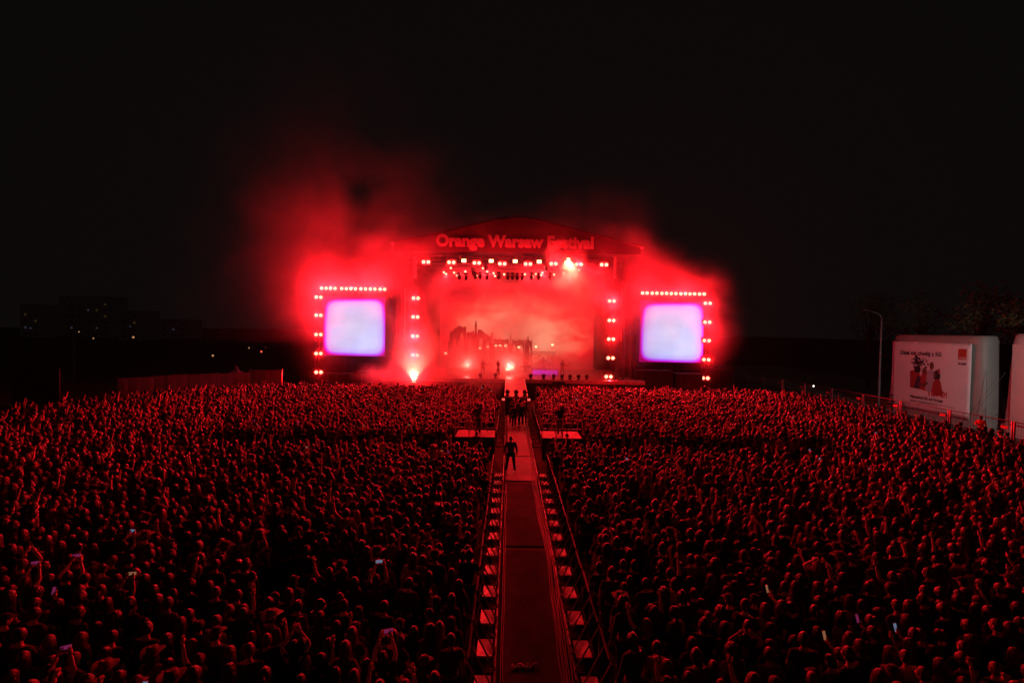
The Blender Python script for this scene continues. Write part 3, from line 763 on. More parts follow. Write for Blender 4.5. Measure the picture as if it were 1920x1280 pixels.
# ------------------------------------------------------------------ screen towers and screens
def screen_tower(side, lo, hi, outer_px, inner_px, row_y, name):
    y = 54.2
    a = at_y(outer_px, row_y, y); b = at_y(inner_px, row_y, y)
    t = thing('screen_tower', '%s tower of aluminium truss and black cloth holding a video screen' % name, 'tower', ((a.x + b.x) / 2, y, 0), 0, 'towers beside the stage')
    cx = t.location.x; x0, x1 = a.x - cx, b.x - cx; zt = a.z
    for x in (x0, x1):
        truss(MB(), (x, 0, 0.02), (x, 0, zt), 0.55, 0.8).build('mast', M['alu'], t)
    truss(MB(), (min(x0, x1), 0, zt - 0.05), (max(x0, x1), 0, zt - 0.05), 0.5, 0.7).build('top_truss', M['alu'], t)
    drape(min(x0, x1) + 0.3, 0.45, max(x0, x1) - 0.3, 0.45, 0.05, zt - 0.35, 0.06, 30).build('cloth', M['drape'], t)
    for z in (0.7, 2.0, 3.3):
        MB().tube([(x0, -0.3, z), (x1, -0.3, z)], 0.04, 5).build('cross_tube', M['alu'], t)
    sgn = -1 if side == 'left' else 1
    p, q = at_y(lo[0], lo[1], 53.9), at_y(hi[0], hi[1], 53.9)
    w, h = q.x - p.x, p.z - q.z
    s = thing('video_screen', '%s square video screen glowing lavender with violet edges' % name, 'video screen', ((p.x + q.x) / 2, 53.9, q.z))
    # display made of LED modules behind one picture
    MB().box((-w / 2, -0.06, 0), (w / 2, 0.0, h)).build('display', M['screen'], s)
    mb = MB()
    e = 0.12
    mb.box((-w / 2 - e, -0.03, -e), (w / 2 + e, 0.14, -0.003)); mb.box((-w / 2 - e, -0.03, h + 0.003), (w / 2 + e, 0.14, h + e))
    mb.box((-w / 2 - e, -0.03, -0.003), (-w / 2 - 0.003, 0.14, h + 0.003)); mb.box((w / 2 + 0.003, -0.03, -0.003), (w / 2 + e, 0.14, h + 0.003))
    mb.build('frame', M['black'], s)
    MB().box((-w / 2, 0.005, 0), (w / 2, 0.12, h)).build('rear_case', M['black'], s)
screen_tower('left', (606, 556), (722, 668), 597.5, 733, 541, 'left')
screen_tower('right', (1200.5, 563.5), (1317.5, 680), 1326, 1192, 551, 'right')
# wing cloth between tower and stage
for nm, pa, pb in (('left', 737, 762), ('right', 1165, 1189)):
    a, b = at_y(pa, 500, 55), at_y(pb, 500, 55)
    t = thing('wing_cloth', 'tall dark cloth panel between the %s screen and the stage opening' % nm, 'cloth panel', ((a.x + b.x) / 2, 55, 0))
    w = (b.x - a.x) / 2
    drape(-w, 0, w, 0, 0.05, 12.5, 0.05, 14).build('cloth', M['drape'], t)
    for s in (-1, 1): MB().tube([(s * w, 0.12, 0.02), (s * w, 0.12, 12.7)], 0.06, 6).build('pole', M['alu'], t)
    MB().tube([(-w, 0.12, 12.66), (w, 0.12, 12.66)], 0.05, 6).build('top_bar', M['alu'], t)
# containers and cases under the right screen
for i, (pa, pb, pt, y, lab) in enumerate(((1192, 1262, 694, 52.6, 'long dark equipment box under the left half of the right screen'), (1268, 1318, 700, 52.4, 'dark equipment box under the right half of the right screen'), (1322, 1376, 690, 53.5, 'low dark container right of the right screen'), (607, 655, 700, 52.8, 'dark equipment box under the left screen'), (668, 728, 696, 52.8, 'larger dark equipment box under the left screen'))):
    a, b = at_y(pa, pt, y), at_y(pb, pt, y)
    t = thing('equipment_box', lab, 'equipment box', ((a.x + b.x) / 2, y, 0))
    w = (b.x - a.x) / 2
    MB().box((-w, 0, 0.12), (w, 1.6, a.z - 0.05)).build('body', M['black'], t)
    MB().box((-w - 0.03, -0.03, a.z - 0.05), (w + 0.03, 1.63, a.z)).build('lid', M['drape'], t)
    for s in (-1, 1): MB().box((s * w * 0.8 - 0.1, 0.1, 0.003), (s * w * 0.8 + 0.1, 1.5, 0.12)).build('skid', M['black'], t)
    for k in range(3): MB().box((-w + (k + 0.5) * w * 2 / 3 - 0.04, -0.04, 0.15), (-w + (k + 0.5) * w * 2 / 3 + 0.04, -0.003, a.z - 0.08)).build('rib', M['alu'], t)
# ------------------------------------------------------------------ the aisle: mats, cables, barriers
def mat_strip(name, label, y0, y1, hw, m, z=0.006, skew=0.0, fold=0.012):
    ny = max(4, int((y1 - y0) / 0.16)); nx = 10
    vs, fs = [], []
    for j in range(ny + 1):
        y = y0 + (y1 - y0) * j / ny
        for i in range(nx + 1):
            u = i / nx * 2 - 1
            n_ = noise.noise(Vector((u * 1.3, y * 0.9, 3.1)))
            n2 = noise.noise(Vector((u * 3.3, y * 3.4, 7.7)))
            zz = z + max(0.0, fold * (0.6 * n_ + 0.7 * n2 + 0.25))
            vs.append((u * hw + 0.02 * n_ + skew * (j / ny), y - y0, zz))
    for j in range(ny):
        for i in range(nx):
            a = j * (nx + 1) + i
            fs.append((a, a + 1, a + nx + 2, a + nx + 1))
    o = len(vs)
    rim = [i for i in range(nx + 1)] + [j * (nx + 1) + nx for j in range(1, ny + 1)] + [ny * (nx + 1) + i for i in range(nx - 1, -1, -1)] + [j * (nx + 1) for j in range(ny - 1, 0, -1)]
    vs += [(vs[k][0], vs[k][1], 0.003) for k in rim]
    L_ = len(rim)
    fs += [(rim[i], o + i, o + (i + 1) % L_, rim[(i + 1) % L_]) for i in range(L_)]
    t = MB().add(vs, fs).build(name, m, None, True, label=label, category='floor mat')
    t.location = (AX, y0, 0)
    return t
mat_strip('floor_mat', 'dark carpet length nearest the camera in the aisle', 9.2, 16.25, 0.80, M['carpet'])
mat_strip('floor_mat', 'dark carpet length between the near carpet and the lit mat', 16.31, 23.35, 0.78, M['carpet'])
mat_strip('floor_mat', 'bright pale mat under the standing guard in the aisle', 23.41, 28.0, 0.78, M['carpetpale'], 0.03)
mat_strip('floor_mat', 'bright pale mat between the camera platforms', 28.05, 35.5, 0.74, M['carpetpale'], 0.03)
mat_strip('floor_mat', 'pale mat under the walking group by the runway', 35.55, 41.9, 0.74, M['carpetpale'], 0.03)
# cables along the right edge
for k in range(6):
    pts = []
    for j in range(70):
        y = 9.0 + j * 0.40
        base = 0.70 + 0.06 * math.sin(y * 0.45 + 1) + 0.05 * noise.noise(Vector((0, y * 0.35, 5)))
        pts.append((AX + base + (k - 2.5) * 0.045 + 0.035 * noise.noise(Vector((k * 9.1, y * 0.6, 0))), y, 0.034 + 0.014 * (k % 2)))
    MB().tube(pts, 0.016, 5).build('cable', M['cable'], None, True, label='black cable of the bundle running along the right side of the aisle', category='cable', group='cables along the aisle')
for k in range(2):
    pts = [(AX - 0.74 + k * 0.05 + 0.03 * noise.noise(Vector((k * 5, y * 0.5, 2))), y, 0.03) for y in [9.0 + j * 0.4 for j in range(36)]]
    MB().tube(pts, 0.014, 5).build('cable', M['cable'], None, True, label='thin cable lying along the left side of the dark carpet', category='cable', group='cables at the carpet left edge')
pts = []
for j in range(60):
    a = j * 0.55; pts.append((AX - 0.5 + j * 0.0095 + 0.05 * math.cos(a), 10.42 + 0.05 * math.sin(a * 1.3) + j * 0.001, 0.04 + 0.02 * math.sin(a * 0.7)))
MB().tube(pts, 0.014, 5).build('rope', M['hazardtape'], None, True, label='crumpled pale rope lying across the near carpet', category='rope')

# one barrier, then copies
def barrier_meshes():
    m = {}
    L_ = 1.17
    mb = MB()
    fr = [(0, 0, 0.06), (0, 0, 1.0), (0, L_, 1.0), (0, L_, 0.06)]
    for i in range(4): mb.tube([fr[i], fr[(i + 1) % 4]], 0.024, 6)
    m['frame'] = mb.mesh('frame', M['alu'])
    mb = MB()
    for k in range(1, 12): mb.tube([(0, L_ * k / 12, 0.06), (0, L_ * k / 12, 1.0)], 0.009, 4, 0, False)
    m['panel'] = mb.mesh('bars', M['matte'])
    m['rail'] = MB().tube([(0.02, 0.12, 1.03), (0.02, L_ - 0.12, 1.03)], 0.022, 6).mesh('top_rail', M['black'])
    m['strut'] = MB().tube([(0.02, 0, 0.98), (0.50, 0, 0.05)], 0.020, 5).mesh('strut', M['steel'])
    mb = MB().box((-0.02, 0.0, 0.004), (0.52, 0.05, 0.05)).box((-0.02, L_ - 0.05, 0.004), (0.52, L_, 0.05)).box((0.48, 0.053, 0.004), (0.52, L_ - 0.053, 0.05))
    m['base'] = mb.mesh('base_frame', M['black'])
    # a step plate, pressed in an X, standing a little tilted on the base frame
    a = 0.34; b = 0.68; x0 = 0.10; y0 = 0.26
    mb = MB()
    top = [(x0, y0, 0.175), (x0 + a, y0, 0.175), (x0 + a, y0 + b, 0.115), (x0, y0 + b, 0.115), (x0 + a / 2, y0 + b / 2, 0.125)]
    bot = [(x, y, z - 0.03) for x, y, z in top]
    mb.add(top + bot, [(0, 1, 4), (1, 2, 4), (2, 3, 4), (3, 0, 4), (6, 5, 9), (7, 6, 9), (8, 7, 9), (5, 8, 9), (0, 5, 6, 1), (1, 6, 7, 2), (2, 7, 8, 3), (3, 8, 5, 0)])
    m['plate'] = mb.mesh('step_plate', M['plate'])
    m['arm'] = MB().box((0.02, 0.56, 0.055), (0.50, 0.60, 0.075)).mesh('step_arm', M['steel'])
    return m
BM_ = barrier_meshes()
def barrier(x, y, flip, label, group, rz=0.0, plate=True):
    t = thing('crowd_barrier', label, 'barrier', (x, y, 0), rz, group)
    put('frame', BM_['frame'], t); put('bars', BM_['panel'], t, kind='stuff'); put('top_rail', BM_['rail'], t); put('base_frame', BM_['base'], t)
    for yy in (0.03, 0.61):
        s = put('strut', BM_['strut'], t, (0, yy, 0))
    if plate: put('step_plate', BM_['plate'], t); put('step_arm', BM_['arm'], t)
    if flip: t.scale = (-1, 1, 1)
    t.rotation_euler = (0, 0, rz + rng.uniform(-0.012, 0.012))
    return t
by = 9.1
k = 0
ys = []
while by < 23.6:
    ys.append(by); by += 1.195
for i, y in enumerate(ys):
    barrier(AX - 1.37, y, False, "steel barrier on the aisle's left side, %s from the camera, pale step plate" % ORD[i], 'steel barriers along the aisle')
    barrier(AX + 1.37, y, True, "steel barrier on the aisle's right side, %s from the camera, pale step plate" % ORD[i], 'steel barriers along the aisle')
for i in range(9):
    y = 30.4 + i * 1.195
    barrier(AX - 1.37, y, False, "far steel barrier on the aisle's left side, %s beyond the camera platform" % ORD[i], 'steel barriers along the aisle', plate=False)
    barrier(AX + 1.37, y, True, "far steel barrier on the aisle's right side, %s beyond the camera platform" % ORD[i], 'steel barriers along the aisle', plate=False)
for s in (-1, 1):
    t = thing('edge_strip', "thin pale metal strip in short lengths along the aisle's %s edge" % ('left' if s < 0 else 'right'), 'metal strip', (AX + s * 0.86, 9.0, 0))
    yy = 0.0
    while yy < 32.0:
        l_ = rng.uniform(0.25, 0.7)
        MB().box((-0.018, yy, 0.004), (0.018, yy + l_, 0.035 + 0.02 * rng.random())).build('strip_length', M['hazardtape'], t); yy += l_ + rng.uniform(0.02, 0.16)
# the cross lane between the two blocks of crowd
for i in range(11):
    barrier(AX - 1.7 - i * 1.195, 24.3, False, 'steel barrier of the cross lane, %s to the left of the aisle' % ORD[i], 'steel barriers along the cross lane', PI / 2, False)
    barrier(AX + 2.9 + i * 1.195, 24.3, False, 'steel barrier of the cross lane, %s to the right of the aisle' % ORD[i], 'steel barriers along the cross lane', PI / 2, False)

# camera platforms either side of the aisle
def platform(xc, hw, side):
    t = thing('camera_platform', 'raised camera platform with railing %s of the aisle' % side, 'platform', (xc, 28.4, 0))
    z = 1.25
    for k in range(2):
        MB().box((-hw + k * hw + 0.01, -0.95, z - 0.08), (-hw + (k + 1) * hw - 0.01, 0.95, z)).build('deck_board', M['carpetpale'], t)
    for sx in (-1, 1):
        for sy in (-1, 1):
            MB().tube([(sx * (hw - 0.06), sy * 0.88, 0.003), (sx * (hw - 0.06), sy * 0.88, z - 0.085)], 0.035, 6).build('leg', M['steel'], t)
    MB().box((-hw, -0.98, 0.01), (hw, -0.955, z - 0.02)).build('skirt', M['drape'], t)
    for zz, nm in ((z + 0.5, 'mid_rail'), (z + 1.05, 'top_rail')):
        MB().tube([(-hw, -0.9, zz), (hw, -0.9, zz)], 0.026, 6).build(nm, M['steel'], t)
        MB().tube([(-hw, 0.9, zz), (hw, 0.9, zz)], 0.026, 6).build(nm, M['steel'], t)
    for x in (-hw, -hw * 0.30, hw * 0.02, hw):
        MB().tube([(x, -0.9, z), (x, -0.9, z + 1.05)], 0.03, 6).build('post', M['steel'], t)
    for x in (-hw, hw):
        MB().tube([(x, 0.9, z), (x, 0.9, z + 1.05)], 0.03, 6).build('post', M['steel'], t)
    return t
platform(-1.85, 1.13, 'left')
platform(3.05, 1.13, 'right')
def video_camera(x, y, z, label):
    t = thing('video_camera', label, 'video camera', (x, y, z))
    MB().box((-0.11, -0.3, 1.42), (0.11, 0.25, 1.68)).box((-0.05, -0.28, 1.685), (0.05, 0.1, 1.74)).build('body', M['black'], t)
    MB().lathe([(0.08, 0.26), (0.09, 0.3), (0.11, 0.6), (0.13, 0.62), (0.13, 0.7)], 12, 0, Matrix.Translation((0, 0, 1.55)) @ Matrix.Rotation(-PI / 2, 4, 'X')).build('lens', M['black'], t)
    MB().box((-0.30, -0.32, 1.5), (-0.125, -0.28, 1.66)).build('viewfinder', M['black'], t)
    for k in range(3):
        a = k * 2 * PI / 3 + 0.5
        MB().tube([(0, 0, 1.38), (0.42 * math.cos(a), 0.42 * math.sin(a), 0.01)], 0.03, 6).build('leg', M['black'], t)
    MB().lathe([(0.09, 1.34), (0.1, 1.415)], 10).build('tripod_head', M['black'], t)
video_camera(-1.6, 28.75, 1.252, 'black broadcast camera on a tripod on the left platform')
video_camera(3.15, 28.75, 1.252, 'black broadcast camera on a tripod on the right platform')

# ------------------------------------------------------------------ right side: tall fence, street lamps, billboards, trees
FX = 30.5
FY = [22.0, 25.5, 29.4, 33.7, 37.9, 42.0, 46.1, 50.3, 54.5, 58.6, 62.5]
for i in range(len(FY) - 1):
    y0, y1 = FY[i], FY[i + 1]
    L_ = y1 - y0 - 0.14
    n_ = len(FY) - 2 - i
    t = thing('fence_panel', 'tall steel mesh fence panel beside the road, %s from the stage end' % ORD[n_], 'fence', (FX, y0, 0), 0, 'tall mesh fence panels along the road')
    h = 2.28
    for yy in (0.0, L_): MB().tube([(0, yy, 0.0), (0, yy, h)], 0.055, 7).build('post', M['steel'], t)
    for zz, nm in ((h - 0.03, 'top_rail'), (0.2, 'bottom_rail')): MB().tube([(0, 0.05, zz), (0, L_ - 0.05, zz)], 0.036, 6).build(nm, M['alu'], t)
    mb = MB()
    for k in range(1, 20): mb.tube([(0, L_ * k / 20, 0.2), (0, L_ * k / 20, h - 0.03)], 0.006, 3)
    for k in range(1, 8): mb.tube([(0.01, 0, 0.2 + (h - 0.23) * k / 8), (0.01, L_, 0.2 + (h - 0.23) * k / 8)], 0.006, 3)
    mb.build('wire_mesh', M['alu'], t, kind='stuff')
    MB().box((-0.09, 0.16, h - 0.52), (-0.06, 0.62, h - 0.36)).build('reflector', M['redink'], t)
    MB().box((-0.4, -0.22, 0.003), (0.4, 0.1, 0.14)).build('foot', M['kerb'], t)

def pole_lamp(loc, h, arm, label, lit=None, toward=-1):
    t = thing('street_lamp', label, 'street lamp', loc)
    MB().tube([(0, 0, 0), (0, 0, 1.2), (0, 0, h - 0.5)], [0.11, 0.10, 0.07], 9).build('pole', M['letter'], t, True)
    pts = [(0, 0, h - 0.5), (toward * 0.12, 0, h - 0.15), (toward * 0.5, 0, h + 0.03), (toward * arm, 0, h + 0.22)]
    MB().tube(pts, 0.045, 7).build('arm', M['letter'], t, True)
    x = toward * arm
    MB().lathe([(0.05, -0.45), (0.13, -0.3), (0.16, 0.1), (0.10, 0.42), (0.03, 0.5)], 10, 0, Matrix.Translation((x + toward * 0.35, 0, h + 0.30)) @ Matrix.Rotation(toward * R(80), 4, 'Y') @ Matrix.Diagonal((0.45, 1.2, 1, 1))).build('lamp_head', M['steel'], t, True)
    if lit:
        MB().box((x + toward * 0.35 - 0.25, -0.1, h + 0.17), (x + toward * 0.35 + 0.25, 0.1, h + 0.2)).build('lit_glass', M['sodium'], t)
        l = bpy.data.objects.new('lamp_light', lamp_data('street', 'POINT', lit, (1.0, 0.70, 0.48), 0.15)); COL.objects.link(l); l.parent = t; l.location = (x + toward * 0.35, 0, h + 0.02)
    return t
p = at_x(1648, 745, 37.6)
pole_lamp((p.x, p.y, 0.1), at_x(1655, 588, 37.6).z - 0.1, 1.1, 'slender grey street lamp, unlit, between the fence and the billboard')
def flood_mast(loc, h, target, power, label):
    t = thing('floodlight_mast', label, 'floodlight', loc)
    MB().tube([(0, 0, 0), (0, 0, h)], [0.09, 0.06], 8).build('pole', M['steel'], t)
    d = Vector(target) - Vector((loc[0], loc[1], h)); q = d.to_track_quat('-Z', 'Y')
    mw = Matrix.Translation((0, 0, h + 0.25)) @ q.to_matrix().to_4x4()
    MB().box((-0.3, -0.2, 0.0), (0.3, 0.2, 0.16), 0, mw).build('housing', M['black'], t)
    MB().box((-0.27, -0.17, -0.012), (0.27, 0.17, -0.002), 0, mw).build('lit_glass', M['sodium'], t)
    d_ = lamp_data('mast', 'SPOT', power, (1.0, 0.84, 0.80), 0.15); d_.spot_size = R(62); d_.spot_blend = 0.6
    l = bpy.data.objects.new('beam', d_); COL.objects.link(l); l.parent = t; l.matrix_local = Matrix.Translation((0, 0, h + 0.25)) @ q.to_matrix().to_4x4() @ Matrix.Translation((0, 0, -0.1))
flood_mast((32.0, 27.6, 0.0), 6.5, (38.5, 41.5, 2.8), 1750.0, 'floodlight mast lighting the poster from beside the fence')

BXP = 38.4
def yz_frame(x, y, z):
    """Maps flat lettering onto a wall that faces -X: text runs towards the camera."""
    return Matrix(((0, 0, -1, x), (-1, 0, 0, y), (0, 1, 0, z), (0, 0, 0, 1)))
def inflatable(y_far, y_near, h, label):
    """A big air-filled billboard: fat rounded slab, wider at the foot."""
    t = thing('inflatable_billboard', label, 'billboard', (BXP, (y_far + y_near) / 2, 0.102))
    hl = (y_far - y_near) / 2
    n = 40; prof = []
    vs, fs = [], []
    zs = [0, 0.04, 0.3, 1.0, 2.0, 3.2, 4.4, 5.4, 6.1, 6.45, 6.6]
    for z in zs:
        zz = z / 6.6
        flare = 1.06 - 0.10 * zz
        rnd = 1.0 if zz < 0.92 else math.sqrt(max(0.0, 1 - ((zz - 0.92) / 0.082) ** 2 * 0.6))
        th = (1.03 - 0.10 * zz) * (0.45 + 0.55 * rnd)
        for k in range(n):
            a = 2 * PI * k / n
            c, s_ = math.cos(a), math.sin(a)
            e = 0.22 if abs(c) > 0 else 1
            sx = math.copysign(abs(c) ** 0.75, c); sy = math.copysign(abs(s_) ** 0.16, s_)
            wrink = 0.025 * noise.noise(Vector((c * 3, s_ * 3, z * 1.3)))
            vs.append((sx * (th + wrink), sy * (hl * flare + (rnd - 1) * 0.3 + wrink), z * h / 6.6))
    for j in range(len(zs) - 1):
        for k in range(n):
            fs.append((j * n + k, j * n + (k + 1) % n, (j + 1) * n + (k + 1) % n, (j + 1) * n + k))
    fs.append(tuple(range(n))[::-1]); fs.append(tuple(range((len(zs) - 1) * n, len(zs) * n)))
    MB().add(vs, fs).build('air_body', M['inflate'], t, True)
    for s in (-1, 1):
        for zz in (1.6, 4.6):
            MB().tube([(-0.75, s * (hl + 0.1), zz), (-2.2, s * (hl + 1.7), 0.0)], 0.012, 4).build('guy_rope', M['black'], t)
    return t
XB = BXP - 1.14
tl, tr = at_x(1675.7, 638.9, XB), at_x(1822.5, 645, XB); brc = at_x(1817, 787, XB); blc = at_x(1668, 756, XB)
yfar, ynear = (tl.y + blc.y) / 2, (tr.y + brc.y) / 2
ztop, zbot = (tl.z + tr.z) / 2, (brc.z + blc.z) / 2
bb = inflatable(yfar + 0.7, ynear - 0.8, ztop + 0.55, 'inflatable billboard with a phone network poster of four friends')
ban = put('poster_banner', None, None, (0, 0, 0), label='white vinyl poster reading Tak O with a photo of friends, laced on the inflatable billboard', category='poster')
BWD, BHT = yfar - ynear, ztop - zbot
ban.matrix_world = yz_frame(XB, yfar, zbot)
# sheet (own coordinates: x right, y up, z towards the crowd) with gentle waves and real thickness
nx, ny = 24, 16; vs = []; fs = []
for lay in (0.0, -0.012):
    for j in range(ny + 1):
        for i in range(nx + 1):
            u, v = i / nx, j / ny
            wv = 0.02 * noise.noise(Vector((u * 5, v * 4, 1))) + 0.03 * math.exp(-((v - 1) / 0.06) ** 2) * math.sin(u * 9)
            if lay == 0.0: wv = min(wv, 0.004)
            vs.append((u * BWD, v * BHT + 0.03 * math.sin(u * 6) * v, lay + (wv if lay < 0 else wv) - 0.006))
q = (nx + 1) * (ny + 1)
for j in range(ny):
    for i in range(nx):
        a = j * (nx + 1) + i
        fs += [(a, a + 1, a + nx + 2, a + nx + 1), (q + a, q + a + nx + 1, q + a + nx + 2, q + a + 1)]
for i in range(nx):
    fs += [(i, q + i, q + i + 1, i + 1), (ny * (nx + 1) + i, ny * (nx + 1) + i + 1, q + ny * (nx + 1) + i + 1, q + ny * (nx + 1) + i)]
for j in range(ny):
    a, b = j * (nx + 1), (j + 1) * (nx + 1)
    fs += [(a, b, q + b, q + a), (a + nx, q + a + nx, q + b + nx, b + nx)]
MB().add(vs, fs).build('vinyl_sheet', M['banner'], ban, True)
def UU(f): return (1.207 - 1 / (0.8285 + 0.1715 * f)) / 0.207      # share of the poster's length at a share f of its length as seen from the crowd
def btext(s, u0, v0, width_frac, m, bold=0.03):
    me = text_fit('print', s, BWD * (UU(u0 + width_frac) - UU(u0)), m, extrude=0.002, bold=bold)
    return put('printed_text', me, ban, (UU(u0) * BWD, v0 * BHT, 0.006))
btext('Dziel się chwilą z 5G', 0.105, 0.805, 0.515, M['ink'])
btext('Tak O!', 0.455, 0.235, 0.255, M['redink'])
btext('Najszybsze 5G od Orange', 0.245, 0.165, 0.415, M['ink'])
btext('tu jest', 0.835, 0.715, 0.105, M['ink'])
def bpatch(name, pts, m, z=0.006, d=0.003):
    return MB().poly([(UU(u) * BWD, v * BHT) for u, v in pts], Matrix.Translation((0, 0, z)), d).build(name, m, ban)
bpatch('logo_square', [(0.832, 0.78), (0.938, 0.78), (0.938, 0.925), (0.832, 0.925)], M['redink'])
put('logo_text', text_fit('print', 'orange', BWD * 0.076, M['banner'], extrude=0.001, bold=0.01), ban, (UU(0.844) * BWD, 0.795 * BHT, 0.0115))
mb = MB()
for k, (u0, u1, v) in enumerate(((0.245, 0.335, 0.120), (0.25, 0.33, 0.105), (0.35, 0.62, 0.118), (0.35, 0.60, 0.10), (0.62, 0.72, 0.114), (0.73, 0.82, 0.110))):
    u = u0
    while u < u1:
        w = rng.uniform(0.008, 0.022); mb.box((UU(u) * BWD, v * BHT, 0.006), (UU(min(u + w, u1)) * BWD, (v + 0.008) * BHT, 0.008)); u += w + 0.005
mb.build('small_print', M['ink'], ban, kind='stuff')
# the poster's photo: four friends in front of a leafy tree
def blob(cx, cy, rx, ry, n=12, jit=0.0, ph=0): return [(cx + rx * math.cos(2 * PI * i / n + ph) * (1 + rng.uniform(-jit, jit)), cy + ry * math.sin(2 * PI * i / n + ph) * (1 + rng.uniform(-jit, jit))) for i in range(n)]
mb = MB()
for k in range(120):
    a = rng.gauss(0.335, 0.045); b = rng.gauss(0.705, 0.055); r_ = rng.uniform(0.006, 0.014)
    if not (0.25 < a < 0.46 and 0.55 < b < 0.80): continue
    mb.poly([(UU(u) * BWD, v * BHT) for u, v in blob(a, b, r_, r_ * 1.1, 5, 0.4)], Matrix.Translation((0, 0, 0.0062 + k * 0.00002)), 0.001)
mb.build('poster_photo', M['ink'], ban)
def fig(parts_):
    for z_, (pts, m) in enumerate(parts_): bpatch('poster_photo', pts, M[m], 0.008 + z_ * 0.0012, 0.001)
fig([([(0.24, 0.31), (0.235, 0.56), (0.30, 0.59), (0.35, 0.57), (0.37, 0.46), (0.31, 0.36), (0.30, 0.31)], 'darkred'),
     ([(0.28, 0.31), (0.33, 0.50), (0.39, 0.48), (0.42, 0.30)], 'navyink'),
     (blob(0.325, 0.595, 0.042, 0.055, 12, 0.1), 'ink'),
     ([(0.36, 0.31), (0.37, 0.50), (0.41, 0.58), (0.45, 0.56), (0.46, 0.42), (0.44, 0.29)], 'darkred'),
     (blob(0.415, 0.575, 0.032, 0.05, 12, 0.05), 'skinink'),
     ([(0.44, 0.40), (0.45, 0.58), (0.49, 0.61), (0.54, 0.59), (0.55, 0.38), (0.50, 0.28), (0.43, 0.30)], 'skyink'),
     (blob(0.505, 0.665, 0.027, 0.055), 'skinink'),
     ([(0.49, 0.61), (0.52, 0.61), (0.52, 0.65), (0.49, 0.65)], 'skinink'),
     (blob(0.575, 0.535, 0.045, 0.075, 14, 0.12), 'ink'), (blob(0.55, 0.54, 0.02, 0.04), 'skinink'),
     ([(0.51, 0.28), (0.53, 0.43), (0.57, 0.49), (0.62, 0.46), (0.665, 0.26), (0.60, 0.245)], 'darkred'),
     ([(0.34, 0.37), (0.40, 0.34), (0.47, 0.40), (0.45, 0.43), (0.40, 0.385), (0.35, 0.41)], 'skinink'),
     ([(0.57, 0.60), (0.61, 0.64), (0.61, 0.55)], 'darkred')])
for i in range(9):
    for v in (0.985, 0.015):
        MB().lathe([(0.03, 0.0), (0.03, 0.012), (0.015, 0.014)], 8, 0, Matrix.Translation(((0.02 + 0.12 * i) * BWD, v * BHT, 0.004))).build('eyelet', M['steel'], ban)
# second billboard, cut by the edge of the picture
b2far = at_x(1884, 640, BXP - 1.0).y
inflatable(b2far, b2far - 9.0, ztop + 0.75, 'second inflatable billboard, only its far edge in view at the right')
s2 = put('poster_banner', None, None, (0, 0, 0), label='blank looking poster sheet on the second inflatable billboard at the right', category='poster')
s2.matrix_world = yz_frame(XB - 0.02, b2far - 0.75, 0.95)
MB().box((0, 0, -0.012), (7.4, ztop - 0.9, 0.0)).build('vinyl_sheet', M['inflate'], s2)
for i in range(8):
    for v in (0.08, ztop - 0.98): MB().lathe([(0.03, 0.0), (0.03, 0.012), (0.015, 0.014)], 8, 0, Matrix.Translation((0.1 + i, v, 0.0))).build('eyelet', M['steel'], s2)
# blower tube and electrical box at the first billboard's near end
t = thing('blower_unit', 'small dark air blower with a yellowish panel beside the billboard', 'blower', (BXP - 0.2, ynear - 2.9, 0.102))
MB().box((-0.5, -0.45, 0.003), (0.5, 0.45, 0.8)).build('case', M['black'], t)
MB().lathe([(0.3, 0), (0.3, 0.5), (0.2, 0.55)], 12, 0, Matrix.Translation((0, 0.47, 0.42)) @ Matrix.Rotation(-PI / 2, 4, 'X')).build('duct', M['inflate'], t)
t = thing('portable_toilet', 'dark green plastic cabin behind the gap between the billboards', 'cabin', (BXP + 2.6, ynear - 5.2, 0.102))
MB().box((-0.6, -0.6, 0.003), (0.6, 0.6, 2.1)).build('walls', M['green'], t)
MB().box((-0.65, -0.65, 2.1), (0.65, 0.65, 2.16)).lathe([(0.7, 2.16), (0.5, 2.34), (0.1, 2.4)], 4, 0, Matrix.Rotation(PI / 4, 4, 'Z')).build('roof', M['green'], t)
MB().box((-0.64, -0.42, 0.1), (-0.603, 0.42, 1.95)).build('door', M['green'], t)
# low barriers along the road
pedm = MB()
for a, b in (((0, 0, 0.12), (0, 2.2, 0.12)), ((0, 0, 1.08), (0, 2.2, 1.08)), ((0, 0, 0.0), (0, 0, 1.08)), ((0, 2.2, 0.0), (0, 2.2, 1.08))): pedm.tube([a, b], 0.02, 5)
pedf = pedm.mesh('frame', M['steel'])
pbar = MB().tube([(0, 0, 0.12), (0, 0, 1.08)], 0.009, 4).mesh('bar', M['steel'])
pft = MB().box((-0.3, -0.025, 0.003), (0.3, 0.025, 0.03)).mesh('foot', M['steel'])
for i in range(4):
    t = thing('pedestrian_barrier', 'low steel barrier with upright bars on the road behind the fence, %s from the lamp' % ORD[i], 'barrier', (33.0, 45.2 + i * 2.35, 0.012), 0.03 * i, 'low barriers on the road')
    put('frame', pedf, t)
    for k in range(13): put('bar', pbar, t, (0, 0.157 * (k + 1), 0))
    for yy in (0.25, 1.95): put('foot', pft, t, (0, yy, 0))

